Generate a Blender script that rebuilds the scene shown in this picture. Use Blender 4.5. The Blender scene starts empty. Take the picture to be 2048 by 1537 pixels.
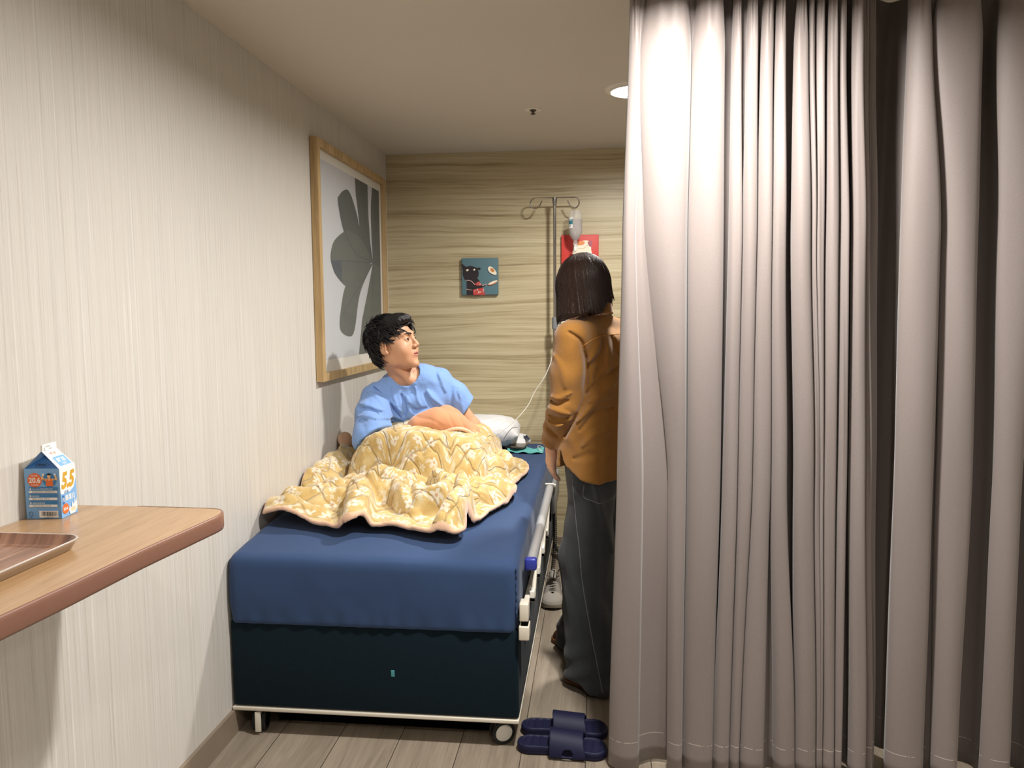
import bpy, math, random
import numpy as np
from mathutils import Vector, Matrix

# ---------------------------------------------------------------- camera, light, exposure
SC = bpy.context.scene
COL = SC.collection
SC.view_settings.view_transform = 'Standard'
SC.view_settings.look = 'None'
SC.view_settings.gamma = 1.0
SC.view_settings.exposure = 0.0
SC.view_settings.use_curve_mapping = False

cam_d = bpy.data.cameras.new('camera')
cam_d.sensor_fit = 'HORIZONTAL'; cam_d.sensor_width = 36.0
cam_d.lens = 1541.1 / 2048 * 36.0
cam_d.clip_start = 0.02
cam = bpy.data.objects.new('camera', cam_d); COL.objects.link(cam)
def _cam_matrix(yaw, pitch, roll):
    F = Vector((-math.sin(yaw)*math.cos(pitch), math.cos(yaw)*math.cos(pitch), -math.sin(pitch)))
    R0 = Vector((math.cos(yaw), math.sin(yaw), 0)); U0 = R0.cross(F)
    R = R0*math.cos(roll) + U0*math.sin(roll); U = -R0*math.sin(roll) + U0*math.cos(roll)
    m = Matrix((R, U, -F)).transposed().to_4x4()
    m.translation = (1.2028, 0, 1.4)
    return m
cam.matrix_world = _cam_matrix(.1075, .0917, -.0066)
SC.camera = cam

world = bpy.data.worlds.new('world'); SC.world = world; world.use_nodes = True
world.node_tree.nodes['Background'].inputs[0].default_value = (.9, .95, 1, 1)
world.node_tree.nodes['Background'].inputs[1].default_value = 0.05

CEIL = 2.3144; BACK = 4.4373
def disk_lamp(x, y, power, col=(1, .965, .915), size=.13, spread=168):
    l = bpy.data.lights.new('downlight_lamp', 'AREA'); l.shape = 'DISK'; l.size = size
    l.energy = power; l.color = col; l.spread = math.radians(spread)
    o = bpy.data.objects.new('downlight_lamp', l); COL.objects.link(o)
    o.location = (x, y, CEIL - .006)
    return o
LAMPS = [(1.350, 3.30, 38), (1.42, 1.79, 50), (1.43, 0.0, 11), (2.6, .2, 8)]  # last two: unseen lamps added behind the camera for ambient fill
for x, y, p in LAMPS: disk_lamp(x, y, p)

# ---------------------------------------------------------------- helpers
def link(o): COL.objects.link(o); return o
def tag(o, label=None, cat=None, group=None, kind=None):
    if label: o['label'] = label
    if cat: o['category'] = cat
    if group: o['group'] = group
    if kind: o['kind'] = kind
    return o
def empty(name, loc, label=None, cat=None, group=None):
    o = bpy.data.objects.new(name, None); link(o); o.location = loc; o.empty_display_size = .05
    return tag(o, label, cat, group)
def root_off(p):
    off = Vector((0, 0, 0))
    while p is not None:
        off += Vector(p.location); p = p.parent
    return off
def mesh(name, V, F, mats, parent=None, smooth=True, midx=None, auto=None):
    """V in world coordinates; the object sits at the origin of its thing"""
    me = bpy.data.meshes.new(name)
    V = np.asarray(V, dtype=float).reshape(-1, 3)
    off = root_off(parent)
    V = V - np.array(off)
    org = np.zeros(3)
    if parent is None and len(V):
        org = np.array([(V[:, 0].min()+V[:, 0].max())/2, (V[:, 1].min()+V[:, 1].max())/2, V[:, 2].min()])
        V = V - org
    if isinstance(F, np.ndarray): F = F.tolist()
    me.from_pydata(V.tolist(), [], F)
    if not isinstance(mats, (list, tuple)): mats = [mats]
    for m in mats: me.materials.append(m)
    if midx is not None: me.polygons.foreach_set('material_index', np.asarray(midx, dtype=np.int32))
    if smooth: me.polygons.foreach_set('use_smooth', np.ones(len(me.polygons), dtype=bool))
    me.update()
    if smooth and auto: 
        try: me.set_sharp_from_angle(angle=math.radians(auto))
        except Exception: pass
    o = bpy.data.objects.new(name, me); link(o); o.parent = parent
    o.location = tuple(org)
    return o
def struct(o): o['kind'] = 'structure'; return o

class MB:
    """collects shapes in world coordinates"""
    def __init__(s): s.V = []; s.F = []; s.M = []
    def add(s, V, F, m=0):
        b = len(s.V); s.V += [tuple(map(float, v)) for v in V]; s.F += [[i+b for i in f] for f in F]; s.M += [m]*len(F)
    def box(s, x0, x1, y0, y1, z0, z1, bev=0.0, m=0):
        if bev <= 0:
            V = [(x, y, z) for x in (x0, x1) for y in (y0, y1) for z in (z0, z1)]
            F = [(0,1,3,2),(4,6,7,5),(0,4,5,1),(2,3,7,6),(0,2,6,4),(1,5,7,3)]
            s.add(V, F, m); return
        b = bev
        import bmesh
        bm = bmesh.new(); bmesh.ops.create_cube(bm, size=1)
        for v in bm.verts:
            v.co = ((x0+x1)/2+v.co.x*(x1-x0), (y0+y1)/2+v.co.y*(y1-y0), (z0+z1)/2+v.co.z*(z1-z0))
        bmesh.ops.bevel(bm, geom=bm.edges[:], offset=b, segments=3, profile=.5, affect='EDGES')
        s.add([v.co[:] for v in bm.verts], [[v.index for v in f.verts] for f in bm.faces], m); bm.free()
    def tube(s, pts, r, n=10, m=0, caps=True, closed=False):
        pts = [np.array(p, float) for p in pts]; N = len(pts)
        R = r if hasattr(r, '__len__') else [r]*N
        T = []
        for i in range(N):
            a = pts[(i-1) % N] if closed else pts[max(i-1, 0)]; b = pts[(i+1) % N] if closed else pts[min(i+1, N-1)]
            t = b-a; T.append(t/(np.linalg.norm(t)+1e-12))
        up = np.array([0, 0, 1.0]) if abs(T[0][2]) < .9 else np.array([1.0, 0, 0])
        nrm = np.cross(T[0], up); nrm /= np.linalg.norm(nrm)
        V = []; F = []
        for i in range(N):
            nrm = nrm - T[i]*(nrm@T[i]); nrm /= (np.linalg.norm(nrm)+1e-12); bn = np.cross(T[i], nrm)
            for k in range(n):
                a = 2*math.pi*k/n; V.append(pts[i]+R[i]*(nrm*math.cos(a)+bn*math.sin(a)))
        K = N if closed else N-1
        for i in range(K):
            for k in range(n):
                j = (i+1) % N
                F.append((i*n+k, i*n+(k+1) % n, j*n+(k+1) % n, j*n+k))
        if caps and not closed:
            F.append(tuple(range(n))[::-1]); F.append(tuple((N-1)*n+k for k in range(n)))
        s.add(V, F, m)
    def lathe(s, prof, c=(0,0,0), axis='z', n=32, m=0):
        V = []; F = []; P = len(prof)
        for k in range(n):
            a = 2*math.pi*k/n
            for (r, h) in prof:
                u, v = r*math.cos(a), r*math.sin(a)
                p = {'z': (u, v, h), 'y': (u, h, v), 'x': (h, u, v)}[axis]
                V.append((c[0]+p[0], c[1]+p[1], c[2]+p[2]))
        for k in range(n):
            for i in range(P-1):
                a, b = k*P+i, ((k+1) % n)*P+i
                F.append((a, b, b+1, a+1) if axis != 'y' else (a, a+1, b+1, b))
        s.add(V, F, m)
    def prism(s, poly, z0, z1, m=0, bev=0):
        n = len(poly); V = [(p[0], p[1], z0) for p in poly]+[(p[0], p[1], z1) for p in poly]
        F = [tuple(range(n))[::-1], tuple(range(n, 2*n))]+[(i, (i+1) % n, n+(i+1) % n, n+i) for i in range(n)]
        s.add(V, F, m)
    def build(s, name, mats, parent=None, smooth=True, auto=35):
        return mesh(name, s.V, s.F, mats, parent, smooth, s.M, auto)

# ---------------------------------------------------------------- implicit surfaces
def ell(P, c, r, R=None):
    q = [P[i]-c[i] for i in range(3)]
    if R is not None: q = [R[k][0]*q[0]+R[k][1]*q[1]+R[k][2]*q[2] for k in range(3)]
    k0 = np.sqrt((q[0]/r[0])**2+(q[1]/r[1])**2+(q[2]/r[2])**2)
    k1 = np.sqrt((q[0]/r[0]**2)**2+(q[1]/r[1]**2)**2+(q[2]/r[2]**2)**2)+1e-9
    return k0*(k0-1)/k1
def cap(P, a, b, ra, rb=None):
    rb = ra if rb is None else rb
    a = np.array(a, np.float32); b = np.array(b, np.float32); d = b-a; L = float(d@d)+1e-12
    t = ((P[0]-a[0])*d[0]+(P[1]-a[1])*d[1]+(P[2]-a[2])*d[2])/L
    t = np.clip(t, 0, 1)
    return np.sqrt((P[0]-a[0]-t*d[0])**2+(P[1]-a[1]-t*d[1])**2+(P[2]-a[2]-t*d[2])**2)-(ra+(rb-ra)*t)
def chain(P, pts, rs, k=.01):
    d = None
    for i in range(len(pts)-1):
        e = cap(P, pts[i], pts[i+1], rs[i], rs[i+1]); d = e if d is None else smin(d, e, k)
    return d
def smin(a, b, k):
    h = np.clip(.5+.5*(b-a)/k, 0, 1)
    return b+(a-b)*h-k*h*(1-h)
def smax(a, b, k): return -smin(-a, -b, k)
_rng = np.random.RandomState(7)
_lat = _rng.rand(32, 32, 32).astype(np.float32)
def noise3(P, s, seed=0):
    q = [np.asarray(P[i])/s[i]+seed*7.3+i*3.1 for i in range(3)]
    i0 = [np.floor(v).astype(np.int32) for v in q]; f = [v-i for v, i in zip(q, i0)]
    f = [t*t*(3-2*t) for t in f]
    def L(a, b, c): return _lat[(i0[0]+a) & 31, (i0[1]+b) & 31, (i0[2]+c) & 31]
    r = 0
    for a in (0, 1):
        for b in (0, 1):
            for c in (0, 1):
                r = r+L(a, b, c)*(f[0] if a else 1-f[0])*(f[1] if b else 1-f[1])*(f[2] if c else 1-f[2])
    return r*2-1
def snet(fn, lo, hi, h):
    """naive surface nets of fn < 0"""
    ax = [np.arange(lo[i]-h, hi[i]+2*h, h).astype(np.float32) for i in range(3)]
    P = [ax[0][:, None, None], ax[1][None, :, None], ax[2][None, None, :]]
    D = np.broadcast_to(fn(P), (len(ax[0]), len(ax[1]), len(ax[2]))).astype(np.float32)
    D = np.where(D == 0, 1e-7, D)
    D = D.copy()
    D[0] = D[-1] = 1; D[:, 0] = D[:, -1] = 1; D[:, :, 0] = D[:, :, -1] = 1
    S = D < 0
    n = [d-1 for d in D.shape]
    cnt = np.zeros(n, np.int8)
    for a in (0, 1):
        for b in (0, 1):
            for c in (0, 1): cnt += S[a:n[0]+a, b:n[1]+b, c:n[2]+c]
    act = (cnt > 0) & (cnt < 8)
    I, J, K = np.nonzero(act)
    idx = -np.ones(n, np.int64); idx[I, J, K] = np.arange(len(I))
    pos = np.zeros((len(I), 3)); num = np.zeros(len(I))
    cor = [(a, b, c) for a in (0, 1) for b in (0, 1) for c in (0, 1)]
    val = {c: D[I+c[0], J+c[1], K+c[2]] for c in cor}
    for c in cor:
        for k in range(3):
            if c[k] == 0:
                e = list(c); e[k] = 1; e = tuple(e)
                a, b = val[c], val[e]; m = (a < 0) != (b < 0)
                t = np.where(m, a/np.where(m, a-b, 1), 0)
                for q in range(3): pos[:, q] += np.where(m, c[q]+(t if q == k else 0), 0)
                num += m
    pos /= num[:, None]
    V = np.stack([ax[0][I]+pos[:, 0]*h, ax[1][J]+pos[:, 1]*h, ax[2][K]+pos[:, 2]*h], 1)
    F = []
    for k in range(3):
        sl0 = [slice(1, n[q]) for q in range(3)]; sl1 = list(sl0); sl0[k] = slice(0, n[k]); sl1[k] = slice(1, n[k]+1)
        A = S[tuple(sl0)]; B = S[tuple(sl1)]
        m = np.argwhere(A != B)
        if not len(m): continue
        ins = A[tuple(m.T)]
        off = np.array([0 if q == k else 1 for q in range(3)]); c = m+off
        u, w = [q for q in range(3) if q != k]
        def g(du, dw):
            cc = c.copy(); cc[:, u] -= du; cc[:, w] -= dw; return idx[tuple(cc.T)]
        Q = np.stack([g(1, 1), g(0, 1), g(0, 0), g(1, 0)], 1)
        flip = ins if k != 1 else ~ins
        Q[~flip] = Q[~flip][:, ::-1]
        F.append(Q)
    return V, np.concatenate(F)
def sdf_obj(name, fn, lo, hi, h, mats, parent=None, midf=None):
    V, F = snet(fn, lo, hi, h)
    mi = midf(V[F].mean(1)) if midf else None
    return mesh(name, V, F, mats, parent, True, mi), V
def vattr(o, name, A):
    at = o.data.attributes.new(name, 'FLOAT_VECTOR', 'POINT')
    at.data.foreach_set('vector', np.asarray(A, np.float32).ravel())

# ---------------------------------------------------------------- materials
MATS = {}
class NT:
    def __init__(s, name):
        s.m = bpy.data.materials.new(name); s.m.use_nodes = True; s.t = s.m.node_tree; s.n = s.t.nodes
        s.b = s.n['Principled BSDF']; s.out = s.n['Material Output']
        MATS[name] = s.m
    def node(s, t, **kw):
        n = s.n.new(t)
        for k, v in kw.items(): setattr(n, k, v)
        return n
    def put(s, sock, v):
        if v is None: return
        if hasattr(v, 'links') or hasattr(v, 'is_linked'): s.t.links.new(v, sock)
        elif isinstance(v, (tuple, list)) and len(v) == 3 and sock.type == 'RGBA': sock.default_value = (*v, 1)
        else: sock.default_value = v
    def coord(s, kind='Object', scale=(1, 1, 1), loc=(0, 0, 0), rot=(0, 0, 0), src=None):
        if src is None: src = s.node('ShaderNodeTexCoord').outputs[kind]
        mp = s.node('ShaderNodeMapping'); s.put(mp.inputs['Vector'], src)
        mp.inputs['Scale'].default_value = scale; mp.inputs['Location'].default_value = loc; mp.inputs['Rotation'].default_value = rot
        return mp.outputs[0]
    def noise(s, vec, scale=5, detail=3, rough=.5, dist=0, out=0):
        n = s.node('ShaderNodeTexNoise'); s.put(n.inputs['Vector'], vec); n.inputs['Scale'].default_value = scale
        n.inputs['Detail'].default_value = detail; n.inputs['Roughness'].default_value = rough; n.inputs['Distortion'].default_value = dist
        return n.outputs[out]
    def math(s, op, a, b=0.0, c=None, clamp=False):
        n = s.node('ShaderNodeMath', operation=op, use_clamp=clamp); s.put(n.inputs[0], a); s.put(n.inputs[1], b)
        if c is not None: s.put(n.inputs[2], c)
        return n.outputs[0]
    def ramp(s, fac, stops, interp='LINEAR'):
        n = s.node('ShaderNodeValToRGB'); s.put(n.inputs[0], fac); e = n.color_ramp.elements; n.color_ramp.interpolation = interp
        while len(e) < len(stops): e.new(.5)
        for q, (p, c) in zip(e, stops):
            q.position = p; q.color = (*c, 1) if not isinstance(c, (int, float)) else (c, c, c, 1)
        return n.outputs[0]
    def mix(s, fac, a, b, mode='MIX'):
        n = s.node('ShaderNodeMix', data_type='RGBA', blend_type=mode); s.put(n.inputs[0], fac)
        s.put(n.inputs[6], a); s.put(n.inputs[7], b); return n.outputs[2]
    def bump(s, h, strength=.3, dist=.002, nrm=None):
        n = s.node('ShaderNodeBump'); s.put(n.inputs['Height'], h); n.inputs['Strength'].default_value = strength
        n.inputs['Distance'].default_value = dist
        if nrm is not None: s.put(n.inputs['Normal'], nrm)
        s.put(s.b.inputs['Normal'], n.outputs[0]); return n.outputs[0]
    def set(s, col=None, rough=.5, spec=.5, metal=0, sheen=0, **kw):
        s.put(s.b.inputs['Base Color'], col); s.put(s.b.inputs['Roughness'], rough)
        s.b.inputs['Specular IOR Level'].default_value = spec; s.b.inputs['Metallic'].default_value = metal
        s.b.inputs['Sheen Weight'].default_value = sheen
        for k, v in kw.items(): s.put(s.b.inputs[k.replace('_', ' ')], v)
        return s.m
def lin(r, g, b):
    f = lambda c: c/12.92 if c <= .04045 else ((c+.055)/1.055)**2.4
    return tuple(f(v/255) for v in (r, g, b))
def plain(name, col, rough=.5, spec=.5, metal=0, nz=0, nscale=60, bump=0, bscale=300, sheen=0, **kw):
    t = NT(name); c = col
    if nz:
        n = t.noise(t.coord(), nscale, 3); c = t.mix(n, tuple(v*(1-nz) for v in col), tuple(min(1, v*(1+nz)) for v in col))
    if bump: t.bump(t.noise(t.coord(), bscale, 2), bump, .001)
    return t.set(c, rough, spec, metal, sheen, **kw)
# ---------------------------------------------------------------- the room
def m_wallpaper():
    t = NT('wallpaper')
    a = t.noise(t.coord(scale=(1, 150, .55)), 1, 4, .65)
    b = t.noise(t.coord(scale=(1, 620, 4)), 1, 2, .6)
    c = t.noise(t.coord(scale=(1, 38, .3)), 1, 3, .6)
    h = t.math('ADD', t.math('MULTIPLY', a, .6), t.math('MULTIPLY', b, .4))
    col = t.ramp(h, [(.34, lin(176, 170, 161)), (.44, lin(201, 197, 190)), (.56, lin(209, 206, 200)), (.66, lin(230, 228, 224))])
    col = t.mix(t.ramp(c, [(.35, 0.0), (.65, .35)]), col, lin(209, 202, 192))
    t.bump(h, .8, .002)
    return t.set(col, t.ramp(a, [(.35, .62), (.65, .42)]), .4)
def m_woodwall():
    t = NT('wood_grain_panel')
    w = t.noise(t.coord(scale=(.9, 1, 3.2)), 1, 2, .5)
    co = t.coord(scale=(1, 1, 1))
    wv = t.node('ShaderNodeVectorMath', operation='MULTIPLY_ADD'); cx = t.node('ShaderNodeCombineXYZ')
    t.put(cx.inputs[2], t.math('MULTIPLY', t.math('SUBTRACT', w, .5), .10))
    ad = t.node('ShaderNodeVectorMath', operation='ADD'); t.put(ad.inputs[0], co); t.put(ad.inputs[1], cx.outputs[0])
    a = t.noise(t.coord(scale=(.6, 1, 38), src=ad.outputs[0]), 1, 4, .62)
    b = t.noise(t.coord(scale=(1.8, 1, 105), src=ad.outputs[0]), 1, 3, .6)
    c = t.noise(t.coord(scale=(7, 1, 330), src=ad.outputs[0]), 1, 2, .5)
    h = t.math('ADD', t.math('MULTIPLY', a, .55), t.math('ADD', t.math('MULTIPLY', b, .32), t.math('MULTIPLY', c, .13)))
    col = t.ramp(h, [(.33, lin(134, 117, 86)), (.42, lin(168, 153, 119)), (.5, lin(188, 175, 141)), (.6, lin(199, 188, 156)), (.7, lin(210, 201, 172))])
    t.bump(h, .2, .001)
    return t.set(col, .42, .5)
def m_floor():
    t = NT('floor_planks')
    co = t.coord(loc=(0, 0, 0))
    sp = t.node('ShaderNodeSeparateXYZ'); t.put(sp.inputs[0], co)
    cb = t.node('ShaderNodeCombineXYZ'); t.put(cb.inputs[0], sp.outputs[1]); t.put(cb.inputs[1], t.math('ADD', sp.outputs[0], -.3613+.204*20))
    br = t.node('ShaderNodeTexBrick', offset=.37, offset_frequency=2)
    t.put(br.inputs['Vector'], cb.outputs[0])
    br.inputs['Scale'].default_value = 1; br.inputs['Brick Width'].default_value = 1.22; br.inputs['Row Height'].default_value = .204
    br.inputs['Mortar Size'].default_value = .0013; br.inputs['Mortar Smooth'].default_value = .1; br.inputs['Bias'].default_value = 0
    br.inputs['Color1'].default_value = (0, 0, 0, 1); br.inputs['Color2'].default_value = (1, 1, 1, 1); br.inputs['Mortar'].default_value = (.5, .5, .5, 1)
    pid = t.math('MULTIPLY', br.outputs['Color'], 9.0)
    c2 = t.node('ShaderNodeCombineXYZ'); t.put(c2.inputs[0], t.math('ADD', sp.outputs[0], pid)); t.put(c2.inputs[1], sp.outputs[1]); t.put(c2.inputs[2], pid)
    a = t.noise(t.coord(scale=(16, 1.5, 1), src=c2.outputs[0]), 1, 4, .6, 1.2)
    b = t.noise(t.coord(scale=(150, 7, 1), src=c2.outputs[0]), 1, 3, .6)
    h = t.math('ADD', t.math('MULTIPLY', a, .65), t.math('MULTIPLY', b, .35))
    col = t.ramp(h, [(.3, lin(100, 89, 77)), (.44, lin(132, 120, 105)), (.56, lin(150, 138, 122)), (.72, lin(174, 162, 146))])
    col = t.mix(.35, col, t.ramp(br.outputs['Color'], [(0, lin(114, 103, 91)), (1, lin(158, 146, 131))]))
    col = t.mix(br.outputs['Fac'], col, lin(45, 38, 30))
    t.bump(t.math('SUBTRACT', t.math('MULTIPLY', h, .25), br.outputs['Fac']), .35, .0012)
    return t.set(col, .46, .45)
M_wallp = m_wallpaper(); M_back = m_woodwall(); M_floor = m_floor()
M_ceil = plain('ceiling_paint', lin(206, 200, 190), .75, .3, nz=.02, nscale=3, bump=.05)
M_baseb = plain('baseboard_oak', lin(136, 122, 106), .5, .4, nz=.12, nscale=14)
M_white_pl = plain('white_plastic', lin(225, 222, 212), .38, .5, nz=.02)
M_black = plain('black_rubber', lin(18, 18, 20), .6, .4, nz=.1)
RX, FY = 3.3, -1.6
def slab(name, x0, x1, y0, y1, z0, z1, m):
    b = MB(); b.box(x0, x1, y0, y1, z0, z1)
    V = b.V; o = mesh(name, V, b.F, m, None, False); 
    # keep object coordinates = world coordinates
    off = Vector(o.location); o.data.transform(Matrix.Translation(off)); o.location = (0, 0, 0)
    return struct(o)
slab('floor', -.1, RX+.1, FY-.1, BACK+.1, -.1, 0, M_floor)
slab('ceiling', -.1, RX+.1, FY-.1, BACK+.1, CEIL, CEIL+.1, M_ceil)
slab('wall_left', -.1, 0, FY-.1, BACK+.1, 0, CEIL, M_wallp)
slab('wall_back', 0, RX, BACK, BACK+.1, 0, CEIL, M_back)
slab('wall_right', RX, RX+.1, FY-.1, BACK+.1, 0, CEIL, M_wallp)
slab('wall_front', 0, RX, FY-.1, FY, 0, CEIL, M_wallp)
slab('baseboard_left', 0, .012, FY, BACK, 0, .085, M_baseb)
slab('baseboard_back', .012, RX, BACK-.012, BACK, 0, .088, M_baseb)
b = MB(); b.box(.02, 1.0, 1.9, 2.262, CEIL-.004, CEIL)
o = b.build('access_panel', M_ceil, None, False); struct(o); o.name = 'trim_1'

# downlights: ring + lens; the last two are added fill, out of view
M_lens = NT('lamp_lens'); M_lens.b.inputs['Emission Color'].default_value = (1, .95, .88, 1); M_lens.b.inputs['Emission Strength'].default_value = 30
M_lens = M_lens.set((.9, .9, .9), .4)
for i, (x, y, p) in enumerate(LAMPS):
    r = empty('downlight', (x, y, CEIL), ['round recessed ceiling downlight glowing beside the curtain edge above the woman',
        'round recessed ceiling downlight in front of the curtain', 'unseen fill downlight added behind the viewer by the left wall',
        'unseen fill downlight added behind the viewer on the right'][i], 'ceiling light')
    q = MB(); q.lathe([(.086, -.012), (.089, -.003), (.106, -.004), (.110, 0), (.110, .0)], (x, y, CEIL)); q.build('trim_ring', M_white_pl, r)
    q = MB(); q.lathe([(0, -.0045), (.05, -.0045), (.087, -.0035)], (x, y, CEIL)); q.build('lens', M_lens, r)
# sprinkler
r = empty('ceiling_sprinkler', (.922, 3.562, CEIL), 'small round flush sprinkler on the ceiling', 'sprinkler')
q = MB(); q.lathe([(.012, -.002), (.030, -.006), (.037, -.004), (.038, 0)], (.922, 3.562, CEIL)); q.build('cover_ring', M_white_pl, r)
q = MB(); q.lathe([(0, -.022), (.010, -.022), (.011, -.018), (.006, -.016), (.006, -.009), (.0135, -.008), (.0135, 0)], (.922, 3.562, CEIL), n=20)
q.build('sprinkler_head', plain('sprinkler_metal', lin(92, 86, 80), .4, .5, .6), r)

# ---------------------------------------------------------------- privacy curtains
def m_curtain():
    t = NT('curtain_fabric')
    n = t.noise(t.coord(scale=(1, 1, .6)), 700, 2, .6); g = t.noise(t.coord(scale=(1, 1, 2)), 320, 2, .5)
    col = t.mix(n, lin(118, 108, 105), lin(141, 131, 127))
    # hem seam
    sp = t.node('ShaderNodeSeparateXYZ'); t.put(sp.inputs[0], t.coord())
    z = sp.outputs[2]
    d = t.math('ABSOLUTE', t.math('SUBTRACT', z, .100))
    line = t.math('LESS_THAN', d, .0011)
    brk = t.math('GREATER_THAN', t.noise(t.coord(scale=(1, 1, 1)), 60, 1), .42)
    col = t.mix(t.math('MULTIPLY', t.math('MULTIPLY', line, brk), .55), col, lin(225, 215, 205))
    h = t.math('ADD', t.math('MULTIPLY', g, .5), t.math('MULTIPLY', t.math('GREATER_THAN', z, .1), .3))
    t.bump(h, .12, .001)
    return t.set(col, .55, .35, sheen=.25)
M_curt = m_curtain()
FOLDS_A = {
    2.109 : [(1.297, 1.325), (1.328, 1.466), (1.475, 1.56), (1.582, 1.605), (1.621, 1.648), (1.66, 1.69), (1.698, 1.723), (1.749, 1.783), (1.789, 1.799), (1.805, 1.828), (1.839, 1.86), (1.868, 1.885), (1.906, 1.931), (1.934, 1.952), (1.955, 1.985)] ,
    1.63 : [(1.283, 1.317), (1.345, 1.463), (1.47, 1.565), (1.583, 1.616), (1.621, 1.657), (1.661, 1.698), (1.701, 1.735), (1.754, 1.803), (1.807, 1.817), (1.819, 1.84), (1.849, 1.879), (1.886, 1.907), (1.922, 1.955), (1.958, 1.97), (1.973, 2.006)] ,
    0.912 : [(1.272, 1.345), (1.421, 1.469), (1.477, 1.568), (1.578, 1.616), (1.618, 1.659), (1.66, 1.712), (1.715, 1.757), (1.78, 1.831), (1.834, 1.85), (1.853, 1.855), (1.857, 1.894), (1.902, 1.922), (1.935, 1.975), (1.982, 2.0), (2.003, 2.026)] ,
    0.135 : [(1.253, 1.34), (1.427, 1.469), (1.475, 1.561), (1.564, 1.609), (1.612, 1.639), (1.642, 1.71), (1.741, 1.799), (1.801, 1.86), (1.863, 1.873), (1.875, 1.878), (1.88, 1.912), (1.915, 1.933), (1.959, 2.003), (2.006, 2.032), (2.035, 2.046)] ,
}
FOLDS_B = {
    2.109 : [(2.054, 2.108), (2.112, 2.235), (2.282, 2.389), (2.433, 2.532)] ,
    1.63 : [(2.055, 2.15), (2.159, 2.249), (2.307, 2.407), (2.458, 2.547)] ,
    0.912 : [(2.064, 2.16), (2.175, 2.265), (2.328, 2.395), (2.45, 2.574)] ,
    0.135 : [(2.069, 2.168), (2.193, 2.258), (2.331, 2.404), (2.463, 2.59)] ,
}
def catmull(P, n):
    P = np.asarray(P, float); Q = np.vstack([2*P[0]-P[1], P, 2*P[-1]-P[-2]]); out = []
    for i in range(1, len(Q)-2):
        t = np.linspace(0, 1, n, endpoint=False)[:, None]
        a, b, c, d = Q[i-1], Q[i], Q[i+1], Q[i+2]
        out.append(.5*((2*b)+(-a+c)*t+(2*a-5*b+4*c-d)*t*t+(-a+3*b-3*c+d)*t**3))
    return np.vstack(out+[P[-1:]])
def interp_row(tab, z):
    ks = sorted(tab); A = np.array([tab[k] for k in ks])
    if z <= ks[0]: 
        return A[0]+(A[0]-A[1])*(ks[0]-z)/(ks[1]-ks[0])*.6
    if z >= ks[-1]: return A[-1]+(A[-1]-A[-2])*(z-ks[-1])/(ks[-1]-ks[-2])*.5
    # smooth interpolation
    for i in range(len(ks)-1):
        if z <= ks[i+1]:
            t = (z-ks[i])/(ks[i+1]-ks[i]); t = t*t*(3-2*t)*.5+t*.5
            return A[i]*(1-t)+A[i+1]*t
def curtain(name, tab, y0, deep, zlo, ztop, label, seed, depthf=None, endfold=None, bottom=None):
    zs = np.concatenate([np.linspace(zlo, ztop-.16, 46), np.linspace(ztop-.15, ztop, 16)])
    rows = []
    rng = np.random.RandomState(seed); nl = len(list(tab.values())[0])
    ph = rng.rand(nl)*6.28; pin = rng.uniform(.04, .30, (nl, 2)); pin[0, 0] = 0
    for z in zs:
        R = interp_row(tab, z); pts = []
        top = np.clip((z-(ztop-.16))/.16, 0, 1)
        for i, (a, b_) in enumerate(R):
            w0_ = max(b_-a, .004); t2 = float(np.clip((z-(ztop-.17))/.17, 0, 1))**1.3
            pa_, pb_ = pin[i]; a = a+pa_*w0_*t2; b_ = b_-pb_*w0_*t2
            w = max(b_-a, .003)
            yb = y0[i] if hasattr(y0, '__len__') else y0
            yb = yb+.004*math.sin(z*2.2+ph[i])
            dp = deep[i]
            bulge = min(.30*w, .022)
            if i == 0: pts.append((a+.002, yb+.035))
            pts.append((a, yb+.012)); pts.append((a+.22*w, yb-.4*bulge)); pts.append((a+.55*w, yb-bulge*.9)); pts.append((a+.88*w, yb-bulge*.65)); pts.append((b_, yb+.010))
            if i < nl-1:
                na = R[i+1][0]+pin[i+1][0]*max(R[i+1][1]-R[i+1][0], .004)*t2; gap = na-b_
                dz = dp if not callable(dp) else dp(z)
                dz = dz*(1-.25*top)
                nw = min(R[i+1][1]-na, .03)
                pts.append((b_+.001, yb+dz*.55)); pts.append((b_+gap*.5+.004, yb+dz)); pts.append((na+nw*.45, yb+dz*.80)); pts.append((na+nw*.30, yb+.030))
            else: pts.append((b_-.004, yb+.05)); pts.append((b_-.012, yb+.085))
        c = catmull(pts, 6)
        # pinched heading: small creases near the tape
        s = np.arange(len(c))
        c[:, 1] += top**1.5*.006*np.sin(s*.9+ph[0])*np.sin(s*.23+1)
        c[:, 1] += .0016*np.sin(s*.31+z*5)+.0012*np.sin(s*.13-z*9)
        rows.append(np.column_stack([c, np.full(len(c), z)]))
    m = len(rows[0]); V = np.array(rows)
    if bottom:
        sgn = np.clip((.35-V[:, :, 2])/.35, 0, 1)
        V[:, :, 2] += sgn*bottom(V[:, :, 0])
    # hem follows the folds: pulled-up creases
    V = V.reshape(-1, 3); F = []
    for i in range(len(zs)-1):
        for j in range(m-1):
            F.append((i*m+j, i*m+j+1, (i+1)*m+j+1, (i+1)*m+j))
    o = mesh(name, V, F, M_curt, None, True)
    off = Vector(o.location); o.data.transform(Matrix.Translation(off)); o.location = (0, 0, 0)
    sd = o.modifiers.new('thick', 'SOLIDIFY'); sd.thickness = .0022; sd.offset = 1
    return tag(o, label, 'curtain')
_dA = [lambda z: .016+.030*max(0, 1.3-z), .045, .10, .045, .05, .04, .10, .09, .05, .07, .06, .10, .05, .05, .1]
_yA = [2.27]*12+[2.275, 2.30, 2.335]
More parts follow.
